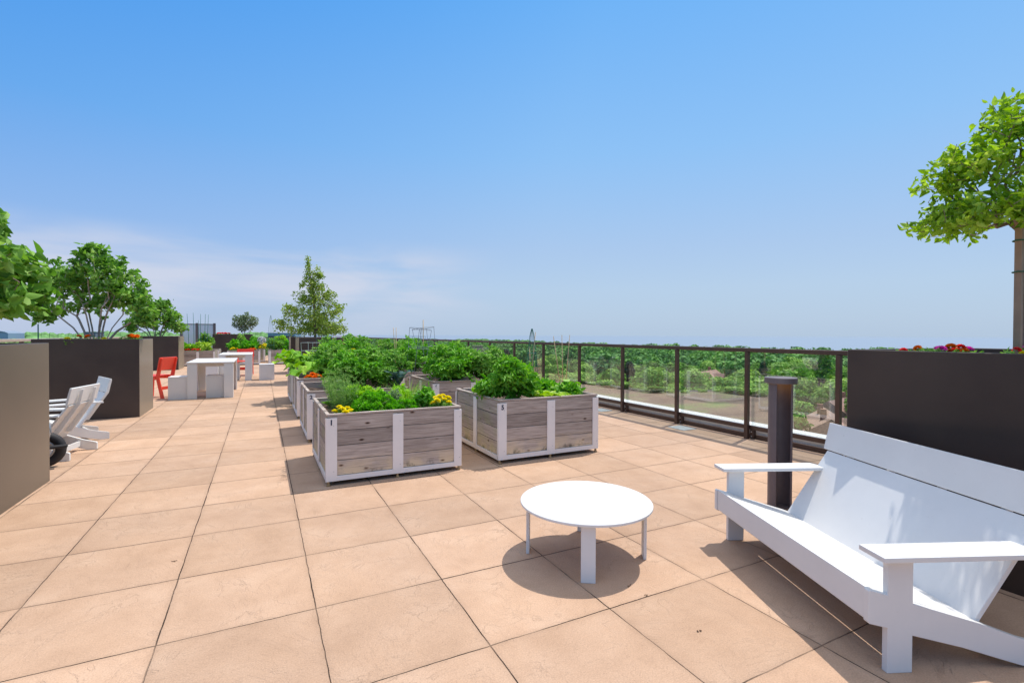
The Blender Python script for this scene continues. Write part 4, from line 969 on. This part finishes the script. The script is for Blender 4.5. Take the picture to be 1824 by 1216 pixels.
# box 2/3 details
flowers((.72, 8.17, Z1), .13, .07, .12, 12, 'orange', 'orange marigolds in the near left corner of box 3', size=1.35, nl=420)
flowers((1.35, 8.2, Z1+.2), .2, .1, .30, 6, 'yellow', 'yellow-orange flowers among the tomatoes of box 3', size=1.1, nl=300)
rosettes('seedling_row', (.78, 6.55, Z1), .16, .18, 7, .045, .02, M['lf_tomato'], 'small seedlings on the bare soil of box 2', 'seedlings', layers=6)
def squash(loc, r, n, h, label):
    root = thing('squash_plant', loc, 0, label, 'squash plant', 'squash plants at the left row'); sm = MB(); V = []; F = []; R = []; o = 0
    for k in range(n):
        a = rng.random()*2*PI; e = r*(.35+.7*rng.random()); hh = h*(.55+.5*rng.random()); c = np.array([e*math.cos(a), e*math.sin(a), hh]); sm.tube([(0,0,0), tuple(c*[.5,.5,.75]), tuple(c)], .006, 5)
        nrm = unit(np.array([math.cos(a)*.5, math.sin(a)*.5, 1]) + rng.normal(size=3)*.25); d = unit(np.array([math.cos(a), math.sin(a), -.2])); d = unit(d-nrm*np.dot(d, nrm)); s = np.cross(nrm, d); sz = .12*(.7+.6*rng.random())
        ring = []
        for j in range(15):
            q = 2*PI*j/15; rad = sz*(.62+.38*abs(math.sin(q*2.5)))*(1.1 if j else .4); ring.append(c + d*(math.cos(q)*rad+sz*.5) + s*math.sin(q)*rad + nrm*(rad*.25*math.cos(3*q) - rad*.15))
        mid = c + d*sz*.45 - nrm*sz*.12; V += [mid] + ring; rv = rng.random()
        for j in range(0, 14, 2): F.append((o, o+1+j, o+2+j, o+3+j)); R.append(np.clip(rv+.2*(rng.random()-.5), 0, 1))
        F.append((o, o+15, o+1, o+1)) if False else None
        o += 16
    build(sm, 'stem', M['stem'], root); npmesh('foliage', V, F, M['lf_bright'], R, root); return root
squash((.75, 10.15, Z1), .48, 40, .42, 'squash plant with big lobed leaves hanging over the fourth box of the left row')
squash((1.1, 9.5, Z1-.05), .40, 26, .40, 'squash plant leaning over the near side of the fourth box of the left row')
squash((.72, 8.75, Z1), .34, 20, .30, 'squash plant with big lobed leaves in the left half of box 3')
# far boxes
def farveg(x, y, mat, h, label, name='vegetable_plant'): bush(name, (x, y, Z1), .27, .32, h, 900, .09, .05, M[mat], label, 'plant', stemn=16)
for x, y, mt, h, lb in [(-2.6, 23.7, 'lf_bright', .42, 'leafy bright plant at the left of the far box with red flowers'), (-2.1, 23.7, 'lf_lime', .38, 'yellow-green plant at the right of the far box with red flowers'), (-2.2, 25.8, 'lf_tomato', .72, 'tall dark plant behind the far box with red flowers'),
                        (-1.0, 23.7, 'lf_parsley', .45, 'dense plant at the left of the far box with yellow flowers'), (-.45, 23.7, 'lf_parsley', .50, 'dense plant at the right of the far box with yellow flowers'), (-.75, 25.7, 'lf_tomato', .68, 'tall plant behind the far box with yellow flowers'),
                        (.55, 23.7, 'lf_tomato', .55, 'dark leafy plant at the left of the far right box'), (1.1, 23.7, 'lf_parsley', .52, 'dense plant at the right of the far right box'), (.8, 25.8, 'lf_bright', .72, 'tall bright plant behind the far right box'), (-.2, 26.0, 'lf_parsley', .62, 'bushy plant behind the gap between the far boxes')]:
    farveg(x, y, mt, h, lb)
flowers((-2.45, 23.3, Z1), .40, .08, .14, 12, 'red', 'small red flowers along the near edge of the far left box', 'flowers', 'bedding_flowers', size=1.5, nl=300)
flowers((-1.0, 23.3, Z1), .18, .08, .18, 10, 'yellow', 'yellow marigolds at the left corner of the far middle box', size=1.9, nl=300)
flowers((-.35, 23.3, Z1), .20, .08, .16, 9, 'orange', 'orange marigolds at the right corner of the far middle box', size=1.6, nl=300)
flowers((.10, 25.5, .25), .18, .25, .55, 30, 'yellow', 'tall yellow flowers standing in the gap between two far boxes', 'flowers', 'bedding_flowers', size=1.5, nl=700)
def hydr():
    root = thing('hydrangea_bloom', (.02, 24.7, .62), 0, 'big round white flower head above the yellow flowers at the far end', 'flower'); sm = MB().tube([(0,0,-.5),(0,0,.35)], .01, 6); build(sm, 'stem', M['stem'], root)
    for k in range(46):
        d = randdir(1)[0]; b = bpy.data.objects.new('floret', random.choice(BL['white'])); link(b, root); b.location = Vector(d)*.15 + Vector((0,0,.38)); b.rotation_euler = Vector(d).to_track_quat('Z', 'Y').to_euler(); b.scale = (1.5,1.5,1.2)
hydr()
flowers((-1.7, 29.2, 1.22), .45, .1, .10, 8, 'red', 'red flowers at the edge of the dark planter at the far end', 'flowers', 'bedding_flowers', size=2.4, nl=200)
# flowers in the steel planters
flowers((3.62, .93, 1.11), .20, .36, .105, 28, 'pink', 'mixed pink, red and yellow petunias at the foot of the tree at the right edge', 'petunias', 'petunia_plant', size=.8, nl=900, colors=['pink','red','red','pink','orange','yellow'])
flowers((3.55, 1.42, 1.11), .13, .22, .095, 10, 'red', 'few red and pink petunias toward the left end of the right planter', 'petunias', 'petunia_plant', size=.8, nl=500, colors=['red','orange','pink'])
flowers((-1.85, 9.7, 1.11), .12, .3, .13, 5, 'orange', 'orange marigolds at the right end of the planter with the multi-stemmed shrub', size=1.3, nl=260)
flowers((-2.3, 9.45, 1.11), .3, .1, .12, 4, 'orange', 'orange marigolds under the multi-stemmed shrub', size=1.3, nl=200, colors=['orange','yellow'])
flowers((-1.98, 5.12, 1.11), .1, .2, .13, 5, 'yellow', 'orange marigold at the left edge, on the nearest bronze planter', size=1.2, nl=220, colors=['orange','yellow'])
# ------------------------------------------------------------------ canes and cages
def cane(p, q, label, r=.006, mat='bamboo', grp='bamboo canes'):
    o = build(MB().tube([p, tuple((Vector(p).lerp(Vector(q), .5)+Vector((.004,.003,0)))), q], [r, r*.9, r*.75], 7), 'bamboo_cane' if mat == 'bamboo' else 'plant_stake', M[mat], None, smooth=True)
    tag(o, label, 'cane' if mat == 'bamboo' else 'stake', grp)
def cag(px0, py0, z0, px1, py1, label, dy=0, r=.006, mat='bamboo', grp='bamboo canes'):
    x, y = at(px0, py0, z0); D = x*math.sin(YAW)+y*math.cos(YAW)
    # top: same depth
    x1 = x + (px1-px0)/873.7*D*math.cos(YAW); y1 = y - (px1-px0)/873.7*D*math.sin(YAW); z1 = H + (598-py1)/873.7*D - (px1-912)*.0000
    cane((x, y, z0-.05), (x1, y1, z1), label, r, mat, grp)
cag(944, 696, Z5, 954, 592, 'slanting bamboo cane in the middle of box 5, left one of the crossing pair')
cag(949, 696, Z5, 943, 618, 'short bamboo cane crossing the slanting one in box 5')
cag(1000, 690, Z5, 986, 599, 'left of the three canes tied together at the back of box 5')
cag(1003, 686, Z5, 1001, 597, 'middle of the three canes tied together at the back of box 5')
cag(1007, 688, Z5, 1015, 597, 'right of the three canes tied together at the back of box 5')
cag(706, 668, .62, 701, 585, 'left of the two upright canes among the tomatoes of box 3')
cag(705, 668, .62, 706, 585, 'right of the two upright canes among the tomatoes of box 3')
cag(754, 660, .62, 754, 571, 'single tall cane beside the ring cage', r=.010)
cag(569, 640, .62, 574, 583, 'left of the two canes crossing in front of the pointed tree')
cag(575, 640, .62, 572, 583, 'right of the two canes crossing in front of the pointed tree')
def ringcage(x, y, z0, z1, r, mat, label, n=4, rings=(1.0, .6, .3), taper=.75, square=False, grp='tomato cages'):
    root = thing('tomato_cage', (x, y, z0), random.uniform(0, 1), label, 'tomato cage', grp); h = z1-z0
    for k in range(n):
        a = 2*PI*k/n+PI/4; build(MB().tube([(r*taper*math.cos(a), r*taper*math.sin(a), 0), (r*math.cos(a), r*math.sin(a), h)], .0034, 6), 'leg', M[mat], root)
    for t in rings:
        rr = r*(taper+(1-taper)*t); sg = 4 if square else 28
        build(MB().tube([(rr*math.cos(2*PI*k/sg+PI/4), rr*math.sin(2*PI*k/sg+PI/4), h*t) for k in range(sg)], .0034, 5, closed=True), 'ring', M[mat], root)
    return root
q1_ = ringcage(2.40, 8.45, Z5, 1.385, .19, 'wire', 'round wire tomato cage, left of the two overlapping rings above the railing')
q2_ = ringcage(2.70, 8.55, Z5, 1.40, .20, 'wire', 'round wire tomato cage, right of the two overlapping rings above the railing')
q1_.rotation_euler = (.13, .05, .4); q2_.rotation_euler = (-.10, -.10, .2)
ringcage(1.2, 10.15, Z1, 1.24, .26, 'greenwire', 'teal wire tomato cage in the fourth box of the left row', square=True)
ringcage(1.45, 9.95, Z1, 1.24, .22, 'orangewire', 'orange wire tomato cage in the fourth box of the left row')
ringcage(1.55, 10.5, Z1, 1.22, .22, 'redwire', 'dull red wire tomato cage in the fourth box of the left row', square=True)
ringcage(.82, 9.9, Z1, 1.12, .17, 'whitewire', 'white tube tomato cage at the left corner of the fourth box', square=True, rings=(1.0,.75))
ringcage(3.0, 10.5, Z5, 1.24, .22, 'greenwire', 'thin green square tomato cage far back in the right row', square=True, rings=(1.0,.7))
def obelisk(x, y, z0, z1, r, mat, label):
    root = thing('plant_obelisk', (x, y, z0), .3, label, 'plant support'); h = z1-z0
    for k in range(6):
        a = 2*PI*k/6; build(MB().tube([(r*math.cos(a), r*math.sin(a), 0), (r*.75*math.cos(a), r*.75*math.sin(a), h*.5), (r*.35*math.cos(a), r*.35*math.sin(a), h*.88), (.006*math.cos(a), .006*math.sin(a), h)], .0028, 5), 'leg', M[mat], root)
    for t, f in ((.3,.86),(.62,.62)): build(MB().tube([(r*f*math.cos(2*PI*k/24), r*f*math.sin(2*PI*k/24), h*t) for k in range(24)], .0025, 5, closed=True), 'ring', M[mat], root)
x, y = at(1032, 686, Z5); obelisk(3.02, 5.36, Z5, 1.355, .085, 'greenwire', 'slim green wire obelisk at the back right of box 5')
obelisk(.35, 22.6, .3, 2.05, .16, 'greenwire', 'thin teal wire obelisk far off beside the steel planters')
for i, (dx, h) in enumerate(((-.35,2.1),(-.15,2.15),(.02,1.85),(.12,2.1),(.28,2.1),(.38,2.08))):
    cane((-2.35+dx*.8, 23.9+.1*(i % 3), Z1), (-2.35+dx, 23.9+.1*(i % 3), h), ['leftmost', 'second', 'third, shorter', 'fourth', 'fifth', 'rightmost'][i] + ' of the six dark canes in the far left box', .010, 'greenwire', 'dark canes in the far left box')
cane((-2.92, 9.55, .0), (-2.92, 9.55, 1.42), 'thin teal stake rising left of the planter with the multi-stemmed shrub', .006, 'greenwire', None) if False else None
o = build(MB().tube([(-2.93, 9.62, 0), (-2.93, 9.62, 1.41)], .008, 8), 'plant_stake', M['greenwire']); tag(o, 'thin teal stake rising just left of the planter with the multi-stemmed shrub', 'stake')
# ------------------------------------------------------------------ far end of the terrace
root = thing('wind_screen', (-3.1, 31.0, 0), 0, 'frosted glass wind screen between dark posts at the far left', 'glass screen')
for x in (-.72, -.02, .78): build(MB().box(x, x+.12, -.05, .05, 0, 1.86), 'post', M['bollard'], root)
for x in (-.60, .10): build(MB().box(x, x+(.58 if x < 0 else .68), -.01, .01, .1, 1.78), 'glass_panel', M['frost'], root)
build(MB().box(-.6, .78, -.02, .02, 1.78, 1.82), 'top_rail', M['bollard'], root)
# ------------------------------------------------------------------ houses and far buildings
M['brick'] = simple('red_brick', (.36,.17,.12), .9, var=.25, scale=3)
M['shingle'] = simple('brown_shingle', (.30,.175,.14), .9, var=.25, scale=2)
M['shingle2'] = simple('grey_shingle', (.40,.25,.19), .9, var=.25, scale=2)
M['trim'] = simple('white_trim', (.7,.7,.68), .6)
M['pane'] = simple('dark_window_pane', (.05,.07,.09), .15)
def house(loc, rz, W, D, h, rh, wall, roof, label, chim=1):
    root = thing('house', (loc[0], loc[1], GZ), rz, label, 'house', 'houses below the terrace')
    build(MB().box(-W/2, W/2, -D/2, D/2, 0, h), 'wall', wall, root)
    e = .5; m = MB().prism([(-D/2-e, h-.15), (0, h+rh), (D/2+e, h-.15), (D/2+e, h-.35), (-D/2-e, h-.35)], 'x', -W/2-e, W/2+e)
    rf = build(m, 'roof', roof, root)
    # cross gable
    g = MB().prism([(-W*.18, h-.1), (0, h+rh*.8), (W*.18, h-.1)], 'y', -D/2-.6, 0); build(g, 'gable', roof, rf)
    build(MB().prism([(-W*.15, h-.1), (0, h+rh*.68), (W*.15, h-.1)], 'y', -D/2-.66, -D/2-.62), 'gable_front', wall, rf)
    for k in range(chim): build(MB().box(W*(.22-.5*k), W*(.22-.5*k)+.8, .4, 1.3, h, h+rh+1.1), 'chimney', M['brick'], rf)
    for s in (-1, 1):
        for fl_ in range(2):
            for k in range(4):
                x = -W/2 + W*(k+.5)/4; f = build(MB().box(x-.55, x+.55, s*(D/2+.02)-.03, s*(D/2+.02)+.03, 1+fl_*2.9, 2.5+fl_*2.9), 'window', M['trim'], root)
                build(MB().box(x-.45, x+.45, s*(D/2+.06)-.02, s*(D/2+.06)+.02, 1.1+fl_*2.9, 2.4+fl_*2.9), 'pane', M['pane'], f)
    return root
def pol(px, depth):   # ground point under a pixel column at a depth
    a = (px-912)/873.7*depth; return (depth*FWV[0]+a*RTV[0], depth*FWV[1]+a*RTV[1])
house(pol(1475, 88), .6, 15, 10, 6.2, 3.4, M['brick'], M['shingle2'], 'brick house with a greyish roof and chimney, right end of the view through the glass', 2)
house(pol(1425, 72), 2.1, 12, 9, 6.0, 3.0, M['brick'], M['shingle'], 'brick house with a low brown roof seen just right of the bollard')
house(pol(1500, 112), .2, 15, 9, 6.0, 3.2, M['brick'], M['shingle'], 'brown roofed house behind the brick house at the right end of the glass')
house(pol(1262, 175), .4, 16, 10, 7, 4, M['brick'], simple('salmon_tiles', (.46,.26,.20), .9), 'house with a salmon roof among the trees, seen through the glass beside the bollard')
house(pol(1105, 150), 1.0, 13, 9, 5, 3, simple('cream_wall', (.6,.55,.48), .9), simple('pale_grey_roof', (.45,.46,.48), .8), 'pale house among the trees in the middle of the view through the glass')
def tower(px, depth, w_, d_, ztop, mat, label, name='far_building', wins=True):
    x, y = pol(px, depth); root = thing(name, (x, y, GZ), -YAW, label, 'building'); h = ztop-GZ
    build(MB().box(-w_/2, w_/2, -d_/2, d_/2, 0, h), 'wall', mat, root); build(MB().box(-w_/2-.3, w_/2+.3, -d_/2-.3, d_/2+.3, h, h+.5), 'roof', mat, root)
    if wins:
        for k in range(4): build(MB().box(-w_/2+.6, w_/2-.6, -d_/2-.05, -d_/2-.01, h-2-3*k-1.3, h-2-3*k), 'window', M['pane'], root)
    return root
tower(851, 300, 5.8, 6, -5.5, simple('beige_block', (.55,.38,.30), .9), 'small beige block above the trees, behind the tomato plant', wins=False)
tower(507, 420, 23, 12, 2.1, simple('blue_grey_cladding', (.22,.33,.45), .7), 'long low blue-grey building on the horizon behind the far vegetables')
tower(168, 420, 9.5, 9, 2.3, simple('slate_block', (.16,.19,.24), .8), 'small slate grey building on the horizon behind the multi-stemmed shrub')
x, y = pol(6, 900); root = thing('domed_building', (x, y, GZ), -YAW, 'blue-grey building with a shallow domed roof on the horizon at the left edge', 'building')
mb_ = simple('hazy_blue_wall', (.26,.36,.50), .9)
build(MB().box(-26, 24, -15, 15, 0, 23.5), 'wall', mb_, root)
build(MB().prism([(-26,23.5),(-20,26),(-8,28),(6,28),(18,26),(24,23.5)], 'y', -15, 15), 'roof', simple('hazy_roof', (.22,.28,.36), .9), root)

# ------------------------------------------------------------------ trees of the wood
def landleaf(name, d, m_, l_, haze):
    hz_ = (.30,.42,.50)  # distance haze blended into the leaf base colours
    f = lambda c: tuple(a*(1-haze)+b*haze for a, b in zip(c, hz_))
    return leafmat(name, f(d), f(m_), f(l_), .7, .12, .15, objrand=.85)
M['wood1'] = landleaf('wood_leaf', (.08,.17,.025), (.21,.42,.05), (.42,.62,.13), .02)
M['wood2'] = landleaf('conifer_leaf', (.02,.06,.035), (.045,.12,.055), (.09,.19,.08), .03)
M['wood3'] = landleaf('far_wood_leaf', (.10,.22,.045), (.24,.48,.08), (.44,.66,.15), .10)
M['wood4'] = landleaf('copper_leaf', (.03,.018,.03), (.06,.03,.045), (.10,.05,.06), .05)
def crownmesh(r, h, n, card, con=False, mat='wood1', lumps=14):
    if con:
        t = rng.random(n)**.8; a = rng.random(n)*2*PI; lay = .75+.25*np.sin(t*40); rr = r*(1-t)*lay*(.75+.3*rng.random(n)); P = np.stack([rr*np.cos(a), rr*np.sin(a), 1.0+h*t], 1); D = np.stack([np.cos(a), np.sin(a), -.25+0*a], 1)
        rn = np.clip(.5*rng.random(n)+.4*rng.random(n), 0, 1); nn = D*.4+[0,0,1.0]+randdir(n)*.3
    else:
        cd = unit(randdir(lumps)*[1,1,.75]+[0,0,.15]); C = cd*[r*.62, r*.62, h*.34]*(.6+.5*rng.random((lumps, 1))); cr = r*(.30+.22*rng.random(lumps)); C[:, 2] += h*.58
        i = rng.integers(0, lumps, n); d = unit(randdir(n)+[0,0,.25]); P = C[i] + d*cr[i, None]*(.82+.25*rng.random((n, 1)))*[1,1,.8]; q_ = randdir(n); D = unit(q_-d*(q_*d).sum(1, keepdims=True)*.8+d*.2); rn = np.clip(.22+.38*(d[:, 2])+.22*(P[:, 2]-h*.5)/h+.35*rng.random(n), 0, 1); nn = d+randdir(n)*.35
    V, F = leaves(P, D, nn, card*(.6+.8*rng.random(n)), card*.8*(.6+.7*rng.random(n)), .2, .2, LOW)
    o = npmesh('crown', V, F, M[mat], np.repeat(rn, 2)); me = o.data; bpy.data.objects.remove(o); return me
def trunkmesh(h, r):
    m = MB().tube([(0,0,0), (.1,0,h*.35), (0,.1,h*.6)], [r, r*.8, r*.4], 7)
    for k in range(5):
        a = k*1.3; m.tube([(0,0,h*(.3+.05*k)), (1.2*math.cos(a), 1.2*math.sin(a), h*(.48+.05*k)), (2.2*math.cos(a), 2.2*math.sin(a), h*(.6+.05*k))], [r*.45, r*.3, r*.12], 5)
    o = build(m, 'trunk', M['bark']); me = o.data; bpy.data.objects.remove(o); return me
kinds = []
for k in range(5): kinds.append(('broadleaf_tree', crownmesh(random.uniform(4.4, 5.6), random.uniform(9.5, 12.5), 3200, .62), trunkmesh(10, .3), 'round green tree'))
kinds.append(('conifer_tree', crownmesh(2.8, 12.5, 1700, .8, True, 'wood2'), trunkmesh(10, .25), 'dark conifer'))
kinds.append(('copper_tree', crownmesh(3.2, 8, 1500, .6, False, 'wood4'), trunkmesh(8, .25), 'purple-leaved tree'))
avoid = [(pol(1475, 88), 11), (pol(1425, 72), 10), (pol(1500, 112), 10), (pol(1262, 175), 9), (pol(1105, 150), 8), (pol(1470, 76), 9), (pol(1440, 60), 9), (pol(1485, 62), 9)]
def inpoly(x, y, P):
    c = False
    for i in range(len(P)):
        (x0, y0), (x1, y1) = P[i], P[i-1]
        if (y0 > y) != (y1 > y) and x < (x1-x0)*(y-y0)/(y1-y0)+x0: c = not c
    return c
big = [(x*1.12-1, y*1.1) for x, y in poly]
pts = []
cell = 9.4
Rmax = 350
for i in range(-5, int(Rmax/cell)+1):
    for j in range(-2, int(Rmax/cell)+1):
        x = i*cell+random.uniform(-2.6, 2.6); y = j*cell+random.uniform(-2.6, 2.6); d = math.hypot(x, y); a = math.degrees(math.atan2(x, y))
        if d < 40 or d > Rmax or not (5 < a < 82): continue
        if inpoly(x, y, big) or any(math.hypot(x-q[0], y-q[1]) < r_ for q, r_ in avoid): continue
        pts.append((d, x, y, a))
pts.sort(); pts_near = pts[:300]; Rn = pts_near[-1][0]
print('near trees', len(pts_near), 'radius', Rn)
protos = {}
for (d, x, y, a) in pts_near:
    q = random.random(); ki = random.randrange(5) if q < .92 else (5 if q < .985 else 6)
    nm, cm, tm, lb = kinds[ki]
    zone = 'left' if a < 25 else ('middle' if a < 45 else 'right'); ring_ = 'nearest' if d < 110 else ('farther' if d < 180 else 'distant')
    r_ = thing(nm, (x, y, GZ), random.uniform(0, 6.28), '%s of the wood below the railing, %s band, %s part' % (lb, ring_, zone), 'tree', 'trees below the terrace')
    s = random.uniform(.72, 1.42)*(.9 if d < 90 else 1); r_.scale = (s*random.uniform(.9, 1.1), s, s*random.uniform(.85, 1.08))
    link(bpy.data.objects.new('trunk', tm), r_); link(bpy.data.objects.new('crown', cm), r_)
# the far wood as one mass
Vs = []; Fs = []; Rs = []; off = 0; base = []
for k in range(6):
    n = 190; lumps = 9; cd = unit(randdir(lumps)*[1,1,.7]+[0,0,.2]); C = cd*[3.0,3.0,3.4]; C[:, 2] += 6.8
    i = rng.integers(0, lumps, n); dd = unit(randdir(n)+[0,0,.45]); P = C[i]+dd*(1.7+.5*rng.random((n, 1))); q_ = randdir(n); D = unit(q_-dd*(q_*dd).sum(1, keepdims=True)+dd*.15); rn = np.clip(.30+.42*dd[:, 2]+.25*rng.random(n), 0, 1)
    V, F = leaves(P, D, dd+randdir(n)*.25, 1.45*(.7+.7*rng.random(n)), 1.25, .1, .12, LOW); base.append((V, F, np.repeat(rn, 2)))
cnt = 0; d = Rn*.985; rows = []
for ring in range(400):
    step = 9.6 + (d-260)*.006; na_ = int(2*PI*d*(118/360)/step)
    for k in range(na_):
        a = -34 + 118*(k+random.uniform(-.35, .35))/na_; dr = d + random.uniform(-.35, .35)*step
        if dr > shore(a)-5 or dr < Rn-2: continue
        if a < 3 and random.random() < .5: continue
        rows.append((dr*math.sin(math.radians(a)), dr*math.cos(math.radians(a)), step/8.8))
    d += step*1.0
    if d > 1500: break
print('far crowns', len(rows))
for (x, y, sc_) in rows:
    V, F, r_ = base[random.randrange(6)]; q = random.uniform(0, 6.28); s = random.uniform(.8, 1.75)*sc_*.9; hs = random.uniform(.72, 1.25)
    c_, s_ = math.cos(q)*s, math.sin(q)*s
    W = np.stack([V[:, 0]*c_-V[:, 1]*s_+x, V[:, 0]*s_+V[:, 1]*c_+y, V[:, 2]*hs+GZ], 1)
    Vs.append(W.astype(np.float32)); Fs.append(F+off); off += len(V); Rs.append(np.clip(r_+random.uniform(-.34, .30), 0, 1))
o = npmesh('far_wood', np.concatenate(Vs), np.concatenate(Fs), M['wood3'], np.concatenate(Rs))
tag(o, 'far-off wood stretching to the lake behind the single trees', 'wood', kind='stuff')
# wooded shore on the horizon at the left
V = []; F = []; nn = 900
for k in range(nn+1):
    a = -62 + 64*k/nn; R = 1900; hh = 25 + 3*math.sin(k*.037) + 2.5*math.sin(k*.11+1) + 2.6*abs(math.sin(k*.43)) + 1.6*abs(math.sin(k*.19+2)) + random.uniform(-1.3, 1.3)
    for j, (dr, f) in enumerate(((-120, 0), (-60, .75), (0, 1), (200, .9), (260, 0))):
        q = math.radians(a); V.append(((R+dr)*math.sin(q), (R+dr)*math.cos(q), GZ + hh*f - .5))
for k in range(nn):
    for j in range(4): F.append((k*5+j, (k+1)*5+j, (k+1)*5+j+1, k*5+j+1))
o = build(MB().add(V, F), 'hills', simple('hazy_wooded_ridge', (.14,.27,.10), 1, var=.6, scale=.05, spec=0)); o['kind'] = 'structure'
# shrubs along the edge of the planted roof
g = crownmesh(1.3, 2.0, 700, .28); gi = 0
edge = [Vector((*q, 0)) for q in ((35.5,23.6),(39.4,27),(38.4,32.6),(32.6,34.6),(31.5,45.5),(23,57.5))]; el_ = []
for i in range(len(edge)-1):
    n_ = max(1, int((edge[i+1]-edge[i]).length/1.25)); el_ += [edge[i].lerp(edge[i+1], k/n_) for k in range(n_)]
for k, p in enumerate(el_):
    r_ = thing('roof_shrub', (p.x+random.uniform(-.4, .3), p.y+random.uniform(-.4, .4), -4.2), random.uniform(0, 6), 'green shrub in the hedge along the far edge of the planted roof', 'shrub', 'shrubs along the edge of the planted roof'); s = random.uniform(.35, .7); r_.scale = (s*1.1, s*1.1, s*.6)
    link(bpy.data.objects.new('foliage', g), r_)
# little bits of dry leaf on the pavers
M['dry'] = simple('dry_leaf', (.10,.06,.035), .9)
for i, (px, py) in enumerate(((1124,1042),(1155,1059),(1251,1122),(314,1005))):
    x, y = at(px, py, 0); m = MB(); n = 5
    for k in range(n):
        a = random.uniform(-.6, .6)+i; L_ = random.uniform(.004, .010); q = (x+random.uniform(-.012, .012), y+random.uniform(-.008, .008)); m.tube([(q[0], q[1], .003), (q[0]+L_*math.cos(a), q[1]+L_*math.sin(a), .004)], .0016, 4)
    tag(build(m, 'dry_leaf', M['dry']), 'crumb of dry leaf lying on the sunlit pavers', 'dry leaf', 'crumbs of dry leaf on the pavers')
